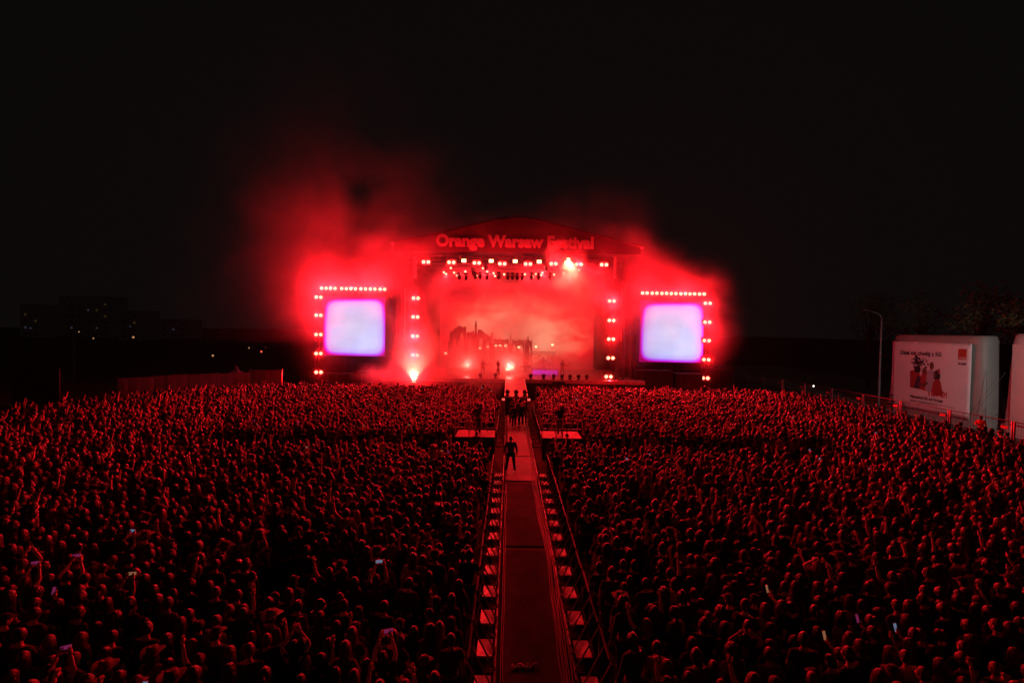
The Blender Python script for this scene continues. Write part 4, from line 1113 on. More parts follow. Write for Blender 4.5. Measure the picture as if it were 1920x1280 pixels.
def tree(x, y, h, rad, label, seed, n=2600):
    r_ = random.Random(seed)
    t = thing('tree', label, 'tree', (x, y, 0.1), 0, 'trees behind the billboards')
    mb = MB()
    mb.tube([(0, 0, 0), (0.05, 0.03, h * 0.2), (-0.05, 0.08, h * 0.45), (0.1, 0, h * 0.75)], [0.26, 0.2, 0.14, 0.04], 8)
    lobes = []
    for k in range(16):
        a = r_.uniform(0, 2 * PI); z = h * r_.uniform(0.32, 0.95); q = rad * r_.uniform(0.25, 0.85) * (1.15 - 0.6 * z / h)
        c = Vector((math.cos(a) * q, math.sin(a) * q, z)); lobes.append((c, rad * r_.uniform(0.28, 0.48)))
        z0 = z * 0.6
        mb.tube([(0, 0, z0), c * 0.5 + Vector((0, 0, (z0 + z) * 0.27)), c], [0.08, 0.05, 0.015], 5)
    mb.build('trunk', M['bark'], t, True)
    mb = MB()
    for k in range(n):
        c, q = r_.choice(lobes)
        d = Vector((r_.gauss(0, 1), r_.gauss(0, 1), r_.gauss(0, 0.8))).normalized() * q * r_.uniform(0.45, 1.08)
        p_ = c + d; s_ = r_.uniform(0.10, 0.22)
        u = Vector((r_.gauss(0, 1), r_.gauss(0, 1), r_.gauss(0, 1))).normalized(); v_ = u.orthogonal().normalized(); w = u.cross(v_)
        mb.add([p_ - v_ * s_, p_ - w * s_ * 0.5 + u * 0.04, p_ + v_ * s_, p_ + w * s_ * 0.5 + u * 0.04], [(0, 1, 2, 3)])
    mb.build('crown', M['leaf'], t, kind='stuff')
for i, (x, y, h, rad, lab) in enumerate(((42.5, 40.0, 10.5, 3.6, 'leafy tree overhanging the top of the first billboard'), (44.5, 35.5, 11.5, 3.8, 'leafy tree in the gap between the two billboards'), (44.0, 30.5, 13.0, 4.4, 'tall leafy tree behind the second billboard'),
                                         (45.5, 47.0, 12.5, 4.2, 'dark tree behind the far end of the first billboard'), (47.0, 56.0, 12.0, 4.5, 'dark tree behind the street lamp'), (50.0, 68.0, 13.0, 5.0, 'dark distant tree right of the stage'))):
    tree(x, y, h, rad, lab, 40 + i, 3000 if i < 3 else 1800)

# ------------------------------------------------------------------ left side and the town behind
def cloth_panels(pts, h, names, mk='cloth_white'):
    for i in range(len(pts) - 1):
        a, b = Vector(pts[i]), Vector(pts[i + 1])
        t = thing('cloth_fence', names[i], 'fence', (a.x, a.y, 0), math.atan2(b.y - a.y, b.x - a.x))
        L_ = (b - a).length; n = max(1, round(L_ / 2.4)); w = L_ / n
        for k in range(n):
            mb = MB(); m_ = 8; vs = []
            for q_ in range(m_ + 1):
                x = k * w + 0.05 + (w - 0.1) * q_ / m_; d = 0.05 * math.sin(PI * q_ / m_) + 0.015 * math.sin(q_ * 2.1 + k)
                vs += [(x, -d, 0.12), (x, -d, h + 0.06 * math.sin(k * 1.3)), (x, -d + 0.02, 0.12), (x, -d + 0.02, h + 0.06 * math.sin(k * 1.3))]
            fs = []
            for q_ in range(m_):
                s_, e = 4 * q_, 4 * q_ + 4; fs += [(s_, e, e + 1, s_ + 1), (s_ + 2, s_ + 3, e + 3, e + 2), (s_ + 1, e + 1, e + 3, s_ + 3), (s_, s_ + 2, e + 2, e)]
            mb.add(vs, fs).build('cloth_panel', M[mk], t)
        for k in range(n + 1): MB().tube([(k * w, 0.05, 0), (k * w, 0.05, h + 0.08)], 0.03, 5).build('post', M['steel'], t)
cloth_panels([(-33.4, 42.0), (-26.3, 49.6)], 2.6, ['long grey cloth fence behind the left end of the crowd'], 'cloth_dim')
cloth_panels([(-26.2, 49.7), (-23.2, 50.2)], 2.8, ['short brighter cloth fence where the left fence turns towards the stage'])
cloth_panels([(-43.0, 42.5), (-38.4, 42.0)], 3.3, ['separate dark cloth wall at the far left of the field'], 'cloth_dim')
t = thing('tent', 'small pointed pale tent rising behind the left cloth fence', 'tent', (-28.6, 51.5, 0))
MB().lathe([(1.3, 1.9), (0.3, 2.6), (0.03, 3.1)], 4, 0, Matrix.Rotation(PI / 4, 4, 'Z')).build('roof', M['cloth_white'], t)
for sx in (-0.9, 0.9):
    for sy in (-0.9, 0.9): MB().tube([(sx, sy, 0), (sx, sy, 2.1)], 0.03, 5).build('leg', M['steel'], t)

def tower_block(px0, px1, ptop, y, label, lit, seed):
    r_ = random.Random(seed)
    a, b = at_y(px0, ptop, y), at_y(px1, ptop, y)
    w = b.x - a.x; h = max(8.0, a.z)
    t = thing('apartment_block', label, 'building', ((a.x + b.x) / 2, y, 0), 0, 'apartment blocks far behind the field')
    MB().box((-w / 2, 0, 0), (w / 2, 12, h)).build('wall', M['farwall'], t)
    MB().box((-w / 2 - 0.3, -0.3, h), (w / 2 + 0.3, 12.3, h + 0.6)).build('roof', M['farwall'], t)
    fl_ = int(h / 3); nx_ = max(2, int(w / 4))
    dark = MB().box((-0.45, -0.08, 0), (0.45, -0.01, 0.95)).mesh('window', M['ink'])
    warm = MB().box((-0.45, -0.08, 0), (0.45, -0.01, 0.95)).mesh('window', M['win_warm'])
    cool = MB().box((-0.45, -0.08, 0), (0.45, -0.01, 0.95)).mesh('window', M['win_cool'])
    cells = [(i, j) for i in range(nx_) for j in range(fl_)]
    r_.shuffle(cells)
    for n_, (i, j) in enumerate(cells[:140]):
        me = dark if n_ >= lit else (cool if r_.random() < 0.25 else warm)
        put('window', me, t, (-w / 2 + (i + 0.5) * w / nx_, 0, 1.2 + j * 3.0))
tower_block(38, 76, 572, 230, 'dark apartment block at the far left with a few lit windows', 3, 5)
tower_block(110, 205, 556, 250, 'widest dark apartment block far left with scattered lit windows', 6, 6)
tower_block(222, 262, 584, 210, 'dark apartment block right of the widest one', 1, 7)
tower_block(300, 350, 600, 240, 'faint apartment block nearest the stage on the left', 1, 8)
# overpass with a violet light line
a, b = at_y(22, 669, 130), at_y(285, 664, 130)
t = thing('overpass', 'dark road bridge far left edged with a thin violet light line', 'bridge', (a.x, 130, 0))
L_ = b.x - a.x; zz = a.z
MB().box((0, 0, zz - 1.2), (L_, 8, zz - 0.1)).build('deck', M['farwall'], t)
for k in range(5): MB().box((L_ * (k + 0.5) / 5 - 0.6, 3, 0), (L_ * (k + 0.5) / 5 + 0.6, 4.5, zz - 1.2)).build('pier', M['farwall'], t)
MB().box((0, 7.7, zz - 0.1), (L_, 7.95, zz + 0.9)).build('parapet', M['farwall'], t)
for (u0, u1) in ((0.02, 0.34), (0.39, 0.58), (0.9, 0.99)):
    n_ = int((u1 - u0) * 40)
    for k in range(n_):
        MB().box((L_ * (u0 + (u1 - u0) * k / n_), -0.12, zz - 0.35), (L_ * (u0 + (u1 - u0) * (k + 0.8) / n_), -0.005, zz - 0.12)).build('light_strip', M['led_violet'], t)
# far street lamps
far = [(315, 668, 'tail_red'), (342, 668, 'tail_red'), (399, 666.5, 'sodium'), (408, 666, 'sodium'), (467, 652, 'sodium'), (498, 652, 'tail_red'), (490, 659, 'tail_red'), (484, 688, 'win_cool'), (499, 686, 'tail_red'), (515, 692, 'sodium'), (250, 632, 'sodium'), (175, 634, 'sodium'), (244, 612, 'win_cool'), (148, 622, 'sodium'), (57, 615, 'win_cool'), (541, 687, 'tail_red'), (555, 685, 'tail_red'), (390, 721, 'torch')]
far.sort()
hb = MB().ball((0, 0, 0), 0.19, 8, 6)
bm_ = {}
for i, (px, py, mk) in enumerate(far[:-1] if False else far):
    if mk == 'torch': continue
    y = 95 + 23 * ((i * 7) % 4)
    p = at_y(px, py, y)
    t = thing('street_lamp', 'tiny far street lamp glowing left of the stage, %s from the left' % ORD[i], 'street lamp', (p.x, y, 0), 0, 'distant street lamps left of the stage')
    MB().tube([(0, 0, 0), (0, 0, p.z - 0.2)], 0.09, 5).build('pole', M['black'], t)
    if mk not in bm_: bm_[mk] = hb.mesh('lamp_head', M[mk])
    put('lamp_head', bm_[mk], t, (0, 0, p.z))
p = at_y(139, 640, 60)
t = thing('flag_pole', 'thin dark mast at the left edge of the field', 'mast', (p.x, 60, 0))
MB().tube([(0, 0, 0), (0, 0, at_y(139, 600, 60).z)], [0.1, 0.05], 6).build('pole', M['steel'], t)
MB().ball((0, 0, at_y(139, 600, 60).z), 0.1, 8, 6).build('cap', M['steel'], t)
# ------------------------------------------------------------------ people
def skin_mesh(name, joints, edges, root, sub=1, mats=None):
    """joints: {name: (pos, radius or (rx, ry))}; one continuous skinned surface."""
    keys = list(joints)
    me = bpy.data.meshes.new(name)
    me.from_pydata([joints[k][0] for k in keys], [(keys.index(a), keys.index(b)) for a, b in edges], [])
    o = bpy.data.objects.new(name, me); COL.objects.link(o)
    o.modifiers.new('skin', 'SKIN').use_smooth_shade = True
    if sub: 
        s_ = o.modifiers.new('sub', 'SUBSURF'); s_.levels = sub; s_.render_levels = sub
    for i, k in enumerate(keys):
        r_ = joints[k][1]
        me.skin_vertices[0].data[i].radius = (r_, r_) if isinstance(r_, (int, float)) else r_
        me.skin_vertices[0].data[i].use_root = (k == root)
    bpy.context.view_layer.update()
    out = bpy.data.meshes.new_from_object(o.evaluated_get(bpy.context.evaluated_depsgraph_get()))
    bpy.data.objects.remove(o); bpy.data.meshes.remove(me)
    out.name = name
    return out

HEADC = Vector((0, 0.02, 1.625))
def head_mb(mb, c=HEADC, mi=0):
    """Skull, brow, nose, lips, chin and ears."""
    nu, nv = 22, 16
    vs, fs = [], []
    for j in range(nv + 1):
        th = PI * j / nv
        for i in range(nu):
            a = 2 * PI * i / nu
            d = Vector((math.sin(th) * math.sin(a), math.sin(th) * math.cos(a), math.cos(th)))
            x, y, z = d.x * 0.076, d.y * 0.096, d.z * 0.118
            if d.z < 0: x *= 1 + 0.28 * d.z; y = y * (1 + 0.12 * d.z) + 0.012 * -d.z
            if d.y > 0.2 and abs(d.x) < 0.85:
                y += 0.026 * math.exp(-((d.x / 0.16) ** 2) - ((d.z + 0.12) / 0.17) ** 2)      # nose
                y -= 0.013 * (math.exp(-(((d.x - 0.36) / 0.17) ** 2) - ((d.z - 0.12) / 0.11) ** 2) + math.exp(-(((d.x + 0.36) / 0.17) ** 2) - ((d.z - 0.12) / 0.11) ** 2))  # eyes
                y += 0.006 * math.exp(-((d.x / 0.28) ** 2) - ((d.z + 0.45) / 0.10) ** 2)      # lips
                y += 0.010 * math.exp(-((d.x / 0.25) ** 2) - ((d.z + 0.80) / 0.13) ** 2)      # chin
            vs.append(c + Vector((x, y, z)))
    for j in range(nv):
        for i in range(nu):
            fs.append((j * nu + i, (j + 1) * nu + i, (j + 1) * nu + (i + 1) % nu, j * nu + (i + 1) % nu))
    mb.add(vs, fs, mi)
    for s in (-1, 1): mb.ball(c + Vector((s * 0.078, -0.008, -0.008)), (0.012, 0.024, 0.034), 6, 5, mi)

def hand_mb(mb, wrist, hand, side, curl=0.35, mi=0):
    w, h = Vector(wrist), Vector(hand)
    d = (h - w).normalized()
    ref = Vector((0, 1, 0)) if abs(d.y) < 0.8 else Vector((0, 0, 1))
    a = d.cross(ref).normalized(); b = a.cross(d)
    mb.tube([w, w + d * 0.04, w + d * 0.09], [0.026, 0.038, 0.036], 8, mi)
    for k in range(4):
        L_ = (0.065, 0.075, 0.07, 0.055)[k]
        p = w + d * 0.075 + a * (k - 1.5) * 0.018
        q = p + d * L_ * 0.55; r_ = q + (d * math.cos(curl * 2) + b * math.sin(curl * 2)) * L_ * 0.5
        mb.tube([p, q, r_], [0.009, 0.0085, 0.006], 5, mi)
    p = w + d * 0.03 + a * 0.03 * side
    mb.tube([p, p + d * 0.025 + a * side * 0.03, p + d * 0.06 + a * side * 0.035], [0.011, 0.010, 0.007], 5, mi)

ARMS = {   # elbow, wrist, hand for the right arm; the left is mirrored unless given
    'down': ((0.25, 0.00, 1.14), (0.26, 0.09, 0.91), (0.26, 0.12, 0.83)),
    'up': ((0.25, 0.06, 1.66), (0.22, 0.10, 1.91), (0.21, 0.12, 2.0)),
    'upout': ((0.36, 0.06, 1.60), (0.42, 0.10, 1.85), (0.44, 0.12, 1.94)),
    'phone': ((0.27, 0.17, 1.44), (0.13, 0.32, 1.60), (0.11, 0.345, 1.69)),
    'phonehigh': ((0.22, 0.16, 1.62), (0.10, 0.26, 1.84), (0.07, 0.28, 1.92)),
    'head': ((0.37, 0.0, 1.60), (0.17, -0.02, 1.75), (0.10, -0.03, 1.79)),
    'front': ((0.27, 0.03, 1.16), (0.13, 0.25, 1.18), (0.06, 0.29, 1.22)),
    'clap': ((0.29, 0.12, 1.60), (0.06, 0.20, 1.82), (0.03, 0.21, 1.91)),
    'hip': ((0.36, -0.06, 1.16), (0.21, 0.02, 1.0), (0.15, 0.05, 0.97)),
    'wave': ((0.34, 0.05, 1.52), (0.30, 0.14, 1.77), (0.27, 0.16, 1.86)),
    'guitar': ((0.30, 0.02, 1.16), (0.12, 0.20, 1.05), (0.05, 0.22, 1.02)),
    'neck': ((0.34, 0.10, 1.20), (0.46, 0.24, 1.26), (0.50, 0.27, 1.28)),
    'drum': ((0.29, 0.10, 1.14), (0.20, 0.34, 1.12), (0.18, 0.42, 1.16)),
}
def person_meshes(key, right, left, wide=1.0, legs='stand', sleeve='short', lean=0.0):
    """body (one continuous skinned surface with head and hands), shirt, trousers."""
    def mx(p, s): return (p[0] * s * (wide if abs(p[0]) > 0.1 else 1), p[1], p[2])
    J, E = {}, []
    J['pelvis'] = ((0, 0, 0.95), (0.15 * wide, 0.105)); J['spine'] = ((0, 0.0, 1.14), (0.125 * wide, 0.09)); J['chest'] = ((0, -0.01, 1.32), (0.145 * wide, 0.10))
    J['neck'] = ((0, -0.015, 1.45), 0.062); J['nape'] = ((0, -0.005, 1.54), 0.052); J['skull'] = ((0, 0.01, 1.62), 0.06)
    E += [('pelvis', 'spine'), ('spine', 'chest'), ('chest', 'neck'), ('neck', 'nape'), ('nape', 'skull')]
    if legs == 'stand': L_ = {1: ((0.09, 0, 0.88), (0.10, 0.02, 0.48), (0.11, -0.01, 0.08), (0.12, 0.14, 0.035)), -1: ((0.09, 0, 0.88), (0.10, 0.02, 0.48), (0.11, -0.01, 0.08), (0.12, 0.14, 0.035))}
    elif legs == 'apart': L_ = {1: ((0.10, 0, 0.88), (0.16, 0.02, 0.48), (0.21, -0.01, 0.08), (0.25, 0.13, 0.035)), -1: ((0.10, 0, 0.88), (0.16, 0.02, 0.48), (0.21, -0.01, 0.08), (0.25, 0.13, 0.035))}
    elif legs == 'sit': L_ = {1: ((0.10, 0.02, 0.90), (0.17, 0.42, 0.88), (0.18, 0.40, 0.50), (0.19, 0.52, 0.46)), -1: ((0.10, 0.02, 0.90), (0.17, 0.42, 0.88), (0.18, 0.40, 0.50), (0.19, 0.52, 0.46))}
    else: L_ = {1: ((0.09, 0, 0.88), (0.10, 0.17, 0.50), (0.10, 0.10, 0.10), (0.11, 0.24, 0.05)), -1: ((0.09, 0, 0.88), (0.10, -0.05, 0.48), (0.10, -0.30, 0.14), (0.11, -0.22, 0.035))}
    for s, n, arm in ((1, 'r', ARMS[right]), (-1, 'l', ARMS[left])):
        raised = arm[0][2] > 1.4
        J['sh' + n] = ((s * 0.175 * wide, -0.01, 1.41 + (0.04 if raised else 0)), 0.058)
        J['el' + n] = (mx(arm[0], s), 0.043); J['wr' + n] = (mx(arm[1], s), 0.028)
        E += [('chest', 'sh' + n), ('sh' + n, 'el' + n), ('el' + n, 'wr' + n)]
        J['hi' + n] = ((s * L_[s][0][0] * wide, L_[s][0][1], L_[s][0][2]), 0.085); J['kn' + n] = ((s * L_[s][1][0], *L_[s][1][1:]), 0.056)
        J['an' + n] = ((s * L_[s][2][0], *L_[s][2][1:]), 0.04); J['to' + n] = ((s * L_[s][3][0], *L_[s][3][1:]), 0.032)
        E += [('pelvis', 'hi' + n), ('hi' + n, 'kn' + n), ('kn' + n, 'an' + n), ('an' + n, 'to' + n)]
    body = skin_mesh('person', J, E, 'pelvis')
    mb = MB()
    head_mb(mb)
    for s, arm in ((1, ARMS[right]), (-1, ARMS[left])):
        hand_mb(mb, mx(arm[1], s), mx(arm[2], s), s)
    bm = bmesh.new(); bm.from_mesh(body)
    t = mb.mesh('tmp', M['skin'], True); bm.from_mesh(t); bm.to_mesh(body); bm.free(); bpy.data.meshes.remove(t)
    body.polygons.foreach_set('use_smooth', [True] * len(body.polygons)); body.materials.clear(); body.materials.append(M['skin'])
    # shirt: torso and sleeves, a little outside the body
    g = 1.13; q = 0.012
    K = {k: (J[k][0], tuple(r_ * g + q for r_ in J[k][1]) if isinstance(J[k][1], tuple) else J[k][1] * g + q) for k in ('pelvis', 'spine', 'chest')}
    K['pelvis'] = ((0, 0, 0.90 if sleeve == 'short' else 0.86), K['pelvis'][1])
    if wide > 1.1: K['spine'] = (J['spine'][0], (0.185, 0.13)); K['chest'] = (J['chest'][0], (0.19, 0.135)); K['pelvis'] = ((0, 0, 0.84), (0.175, 0.13))
    K['collar'] = ((0, -0.015, 1.455), 0.078)
    EE = [('pelvis', 'spine'), ('spine', 'chest'), ('chest', 'collar')]
    for n in 'rl':
        sh, el, wr = Vector(J['sh' + n][0]), Vector(J['el' + n][0]), Vector(J['wr' + n][0])
        K['sh' + n] = (sh[:], 0.076)
        if sleeve == 'short': K['el' + n] = (sh.lerp(el, 0.62)[:], 0.064); EE += [('chest', 'sh' + n), ('sh' + n, 'el' + n)]
        else:
            K['el' + n] = (el[:], 0.060); K['wr' + n] = (el.lerp(wr, 0.92)[:], 0.045); EE += [('chest', 'sh' + n), ('sh' + n, 'el' + n), ('el' + n, 'wr' + n)]
    shirt = skin_mesh('shirt', K, EE, 'chest')
    T = {k: (J[k][0], tuple(r_ * 1.08 + 0.008 for r_ in J[k][1]) if isinstance(J[k][1], tuple) else J[k][1] * 1.15 + 0.012) for k in ('pelvis', 'hir', 'hil', 'knr', 'knl', 'anr', 'anl')}
    trs = skin_mesh('trousers', T, [('pelvis', 'hir'), ('hir', 'knr'), ('knr', 'anr'), ('pelvis', 'hil'), ('hil', 'knl'), ('knl', 'anl')], 'pelvis', 1)
    return body, shirt, trs

def hair_mesh(kind, m):
    mb = MB(); c = HEADC
    nu = 32
    rnd = random.Random(hash(kind) % 1000 if False else sum(map(ord, kind)))
    drop = {'short': 0.0, 'crop': 0.0, 'bob': 0.13, 'long': 0.30, 'longer': 0.42, 'wavy': 0.33, 'curly': 0.10, 'bun': 0.0, 'tail': 0.0, 'messy': 0.02}[kind]
    R0 = {'short': (0.086, 0.106, 0.130), 'crop': (0.081, 0.101, 0.124), 'curly': (0.125, 0.135, 0.155), 'messy': (0.098, 0.115, 0.145)}.get(kind, (0.094, 0.116, 0.138))
    vs, fs = [], []
    n1, n2 = 8, (6 if drop > 0.05 else (2 if drop else 0))
    ph = [rnd.uniform(0, 6) for _ in range(6)]
    for j in range(n1 + n2 + 1):
        for i in range(nu):
            a = 2 * PI * i / nu - PI           # 0 = front
            f = abs(a) / PI                    # 0 front .. 1 back
            lim = R(58 + 62 * min(1, f * 1.9))
            part = 0.012 * math.exp(-(math.sin(a) / 0.3) ** 2)
            rid = 1 + 0.035 * math.sin(a * 9 + ph[0]) * (j / (n1 + 1)) + 0.03 * math.sin(a * 13 + ph[1]) + 0.05 * math.sin(a * 2 + ph[4])
            if j <= n1:
                th = lim * (j + 0.25) / (n1 + 0.25)
                d = Vector((math.sin(th) * math.sin(a), math.sin(th) * math.cos(a), math.cos(th)))
                p = Vector((d.x * R0[0] * rid, d.y * R0[1] * rid - 0.006, d.z * R0[2]))
                if kind in ('long', 'longer', 'wavy', 'bob'): p.z -= part * 0.6 * (1 if th < 0.6 else 0)
            else:
                t = (j - n1) / n2
                th = lim; d = Vector((math.sin(th) * math.sin(a), math.sin(th) * math.cos(a), math.cos(th)))
                p = Vector((d.x * R0[0] * rid, d.y * R0[1] * rid - 0.006, d.z * R0[2]))
                w = min(1, max(0, (f - 0.22) / 0.12))
                fl = 1 + (0.85 if drop > 0.2 else 0.35) * t * w * (1 - 0.35 * t)
                p.x *= fl; p.y = p.y * (1 + 0.25 * t * w) - 0.035 * t * w * (1 if f > 0.6 else 0.2)
                p.z -= drop * t * w * (0.88 + 0.12 * math.sin(a * 5 + ph[2]) + (0.12 if f > 0.7 else 0))
                if kind == 'wavy': p.x += 0.016 * math.sin(t * 9 + a * 3); p.y += 0.014 * math.cos(t * 9 + a * 2)
            if kind in ('curly', 'messy'):
                q = noise.noise(p * (26 if kind == 'curly' else 17) + Vector((ph[3], 0, 0)))
                p *= 1 + (0.16 if kind == 'curly' else 0.12) * q
            else: p *= 1 + 0.045 * noise.noise(p * 24 + Vector((ph[3], ph[5], 0)))
            vs.append(c + p)
    n = n1 + n2
    for j in range(n):
        for i in range(nu): fs.append((j * nu + i, (j + 1) * nu + i, (j + 1) * nu + (i + 1) % nu, j * nu + (i + 1) % nu))
    fs.append(tuple(range(nu)))
    fs.append(tuple(range(n * nu, (n + 1) * nu))[::-1])
    mb.add(vs, fs)
    if kind == 'bun': mb.ball(c + Vector((0, -0.075, 0.115)), (0.05, 0.05, 0.045), 10, 7)
    if kind == 'tail': mb.tube([c + Vector((0, -0.10, 0.05)), c + Vector((0, -0.15, 0.03)), c + Vector((0, -0.165, -0.09)), c + Vector((0.01, -0.14, -0.24))], [0.025, 0.04, 0.035, 0.008], 8)
    return mb.mesh('hair', m, True)

def hat_mesh(kind):
    mb = MB(); c = HEADC
    if kind == 'brim':
        n = 28; vs = []; fs = []
        rings = [(0.088, 0.05), (0.13, 0.043), (0.18, 0.04), (0.20, 0.045)]
        for lay in (0, 0.008):
            for r_, z in rings:
                for i in range(n):
                    a = 2 * PI * i / n
                    up = 0.045 * (math.sin(a) ** 2) * ((r_ - 0.08) / 0.12) ** 1.5 - 0.02 * (math.cos(a) ** 2) * ((r_ - 0.08) / 0.12)
                    vs.append(c + Vector((r_ * math.sin(a) * 0.92, r_ * math.cos(a) * 1.12, z + up + lay)))
        k = len(rings)
        for lay in (0, 1):
            for j in range(k - 1):
                for i in range(n):
                    o = lay * k * n
                    q = (o + j * n + i, o + j * n + (i + 1) % n, o + (j + 1) * n + (i + 1) % n, o + (j + 1) * n + i)
                    fs.append(q if lay == 0 else q[::-1])
        for i in range(n):
            fs.append(((k - 1) * n + i, (k - 1) * n + (i + 1) % n, (2 * k - 1) * n + (i + 1) % n, (2 * k - 1) * n + i))
        mb.add(vs, fs)
        vs = []; prof = [(1.0, 0.046), (0.98, 0.10), (0.90, 0.155), (0.6, 0.172), (0.2, 0.150)]
        for r_, z in prof:
            for i in range(n):
                a = 2 * PI * i / n; vs.append(c + Vector((0.092 * r_ * math.sin(a), 0.112 * r_ * math.cos(a), z - (0.02 * (math.cos(a) > 0) * (r_ < 0.95)))))
        fs = [(j * n + i, j * n + (i + 1) % n, (j + 1) * n + (i + 1) % n, (j + 1) * n + i) for j in range(4) for i in range(n)] + [tuple(range(4 * n, 5 * n)), tuple(range(n))[::-1]]
        mb.add(vs, fs)
        return mb.mesh('hat', M['felt'], True)
    mw = Matrix.Translation(c) @ Matrix.Diagonal((0.089, 0.109, 0.135, 1))
    mb.lathe([(1.0, 0.18), (0.99, 0.4), (0.86, 0.68), (0.6, 0.88), (0.1, 1.0)], 18, 0, mw)
    vs = []
    for z in (0.022, 0.030):
        for i in range(9):
            a = R(-62 + 124 * i / 8); vs.append(c + Vector((0.085 * math.sin(a), 0.10 * math.cos(a), z)))
        for i in range(9):
            a = R(-62 + 124 * i / 8); vs.append(c + Vector((0.080 * math.sin(a), 0.105 + 0.085 * math.cos(a) ** 0.6, z - 0.012)))
    fs = []
    for i in range(8):
        fs += [(i, 9 + i, 10 + i, i + 1), (18 + i, 19 + i, 28 + i, 27 + i), (9 + i, 27 + i, 28 + i, 10 + i)]
    mb.add(vs, fs)
    return mb.mesh('cap', M['cloth'], True)

POSES = {'arms down': ('down', 'down'), 'right arm raised': ('up', 'down'), 'left arm raised': ('down', 'upout'), 'both arms raised': ('upout', 'up'), 'hands at the head': ('head', 'head'),
         'hands held in front': ('front', 'front'), 'hands clapping overhead': ('clap', 'clap'), 'waving': ('wave', 'front'), 'hand on hip': ('hip', 'down'),
         'holding a phone': ('phone', 'down'), 'filming overhead': ('phonehigh', 'phonehigh')}
BODY = {}
for k, (r_, l_) in POSES.items():
    for w_, wn in ((1.0, 'n'), (0.86, 's')):
        for sl in ('short', 'long') if k in ('arms down', 'hands held in front') else ('short',):
            BODY[(k, wn, sl)] = person_meshes(k, r_, l_, w_, 'stand', sl)
HAIR = {}
for k in ('short', 'crop', 'bob', 'long', 'longer', 'wavy', 'curly', 'bun', 'tail', 'messy'):
    HAIR[(k, 'dark')] = hair_mesh(k, M['hair']); 
    if k in ('short', 'bob', 'long', 'wavy', 'longer', 'tail'): HAIR[(k, 'fair')] = hair_mesh(k, M['fair'])
HATS = {'brim': hat_mesh('brim'), 'cap': hat_mesh('cap')}
HNAME = {'short': 'short %s hair', 'crop': 'cropped %s hair', 'bob': '%s bobbed hair', 'long': 'long %s hair', 'longer': 'very long %s hair', 'wavy': 'long wavy %s hair', 'curly': 'big curly %s hair', 'bun': '%s hair in a bun', 'tail': '%s ponytail', 'messy': 'messy %s hair'}
SHIRT_M = {}
def coloured(me, m):
    key = (me.name, m.name)
    if key not in SHIRT_M:
        c = me.copy(); c.materials.clear(); c.materials.append(m); c.polygons.foreach_set('use_smooth', [True] * len(c.polygons)); SHIRT_M[key] = c
    return SHIRT_M[key]

def make_person(loc, rz, pose, hair, hat=None, cloth='cloth', width='n', sleeve='short', scale=1.0, label='', group=None, category='person', meshes=None, legs='denim'):
    b, s_, t_ = meshes or BODY[(pose, width, sleeve)]
    o = put('person', b, None, loc, rz, label=label, category=category)
    o.scale = (scale, scale, scale)
    if group: o.rotation_euler = (rng.gauss(0, 0.03), rng.gauss(0, 0.03), rz)
    if group: o['group'] = group
    put('shirt', coloured(s_, M[cloth]), o); put('trousers', coloured(t_, M[legs]), o)
    if hair: put('hair', HAIR[hair], o)
    if hat: put('hat' if hat == 'brim' else 'cap', HATS[hat], o)
    return o
phone_body = MB().box((-0.038, -0.004, -0.08), (0.038, 0.006, 0.08)).mesh('case', M['black'])
phone_scr = {k: MB().box((-0.034, -0.006, -0.074), (0.034, -0.0045, 0.074)).mesh('display', M[k]) for k in ('phone_cool', 'phone_warm', 'phone_pink')}
def phone(person, local, flat, kind, label):
    mw = Matrix.Translation(person.location) @ Matrix.Rotation(person.rotation_euler.z, 4, 'Z') @ Matrix.Diagonal((person.scale[0],) * 3 + (1,))
    t = put('phone', None, None, mw @ Vector(local), None, label=label, category='phone', group='phones held up in the crowd')
    t.rotation_euler = (R(-18), R(90) if flat else 0, person.rotation_euler.z)
    if flat: t.rotation_euler = (R(-18), R(90), person.rotation_euler.z)
    put('case', phone_body, t); put('display', phone_scr[kind], t)

# ------------------------------------------------------------------ the crowd: where people stand
def in_poly(x, y, P):
    c = False
    for i in range(len(P)):
        x0, y0 = P[i]; x1, y1 = P[i - 1]
        if (y0 > y) != (y1 > y) and x < (x1 - x0) * (y - y0) / (y1 - y0) + x0: c = not c
    return c
AREA = [(-40, 4.0), (36, 4.0), (36, 15), (29.6, 24), (29.4, 34), (29.0, 44), (27.5, 48.6), (-20, 48.6), (-23, 47.5), (-30.5, 41.5), (-33.5, 36.5), (-34.0, 31), (-40, 24)]
STAGE_AT = Vector((AX, 53))
spotsP = []
y = 4.4; row = 0
while y < 48.6:
    row += 1
    x = -40 + rng.uniform(0, 0.5)
    near_ = y < 24
    while x < 36:
        dens = 1.0
        px, py = x + rng.gauss(0, 0.09), y + rng.gauss(0, 0.11)
        ax = abs(px - AX)
        ok = in_poly(px, py, AREA) and ax > 1.62
        if 23.9 < py < 26.6 and -15.5 < px < 17.5: ok = False
        if 23.9 < py < 30.2 and ax < 4.0: ok = False
        if py > 30 and ax < 1.62: ok = False
        if py > 41.6 and ax < 2.1: ok = False
        if py < 7.6 and abs(px) > 30: ok = False
        if abs(px) > py * 1.12 + 5: ok = False
        # the edge of the field thins out
        if py > 24 and px > 26.5 and rng.random() < (px - 26.5) / 4.0: ok = False
        if px < -27 and rng.random() < (-27 - px) / 9.0: ok = False
        if noise.noise(Vector((px * 0.16, py * 0.2, 2.2))) < -0.42 and rng.random() < 0.55: ok = False
        if ok: spotsP.append((px, py, row))
        x += rng.uniform(0.40, 0.56)
    y += 0.47 + 0.05 * rng.random()
print('crowd spots', len(spotsP))
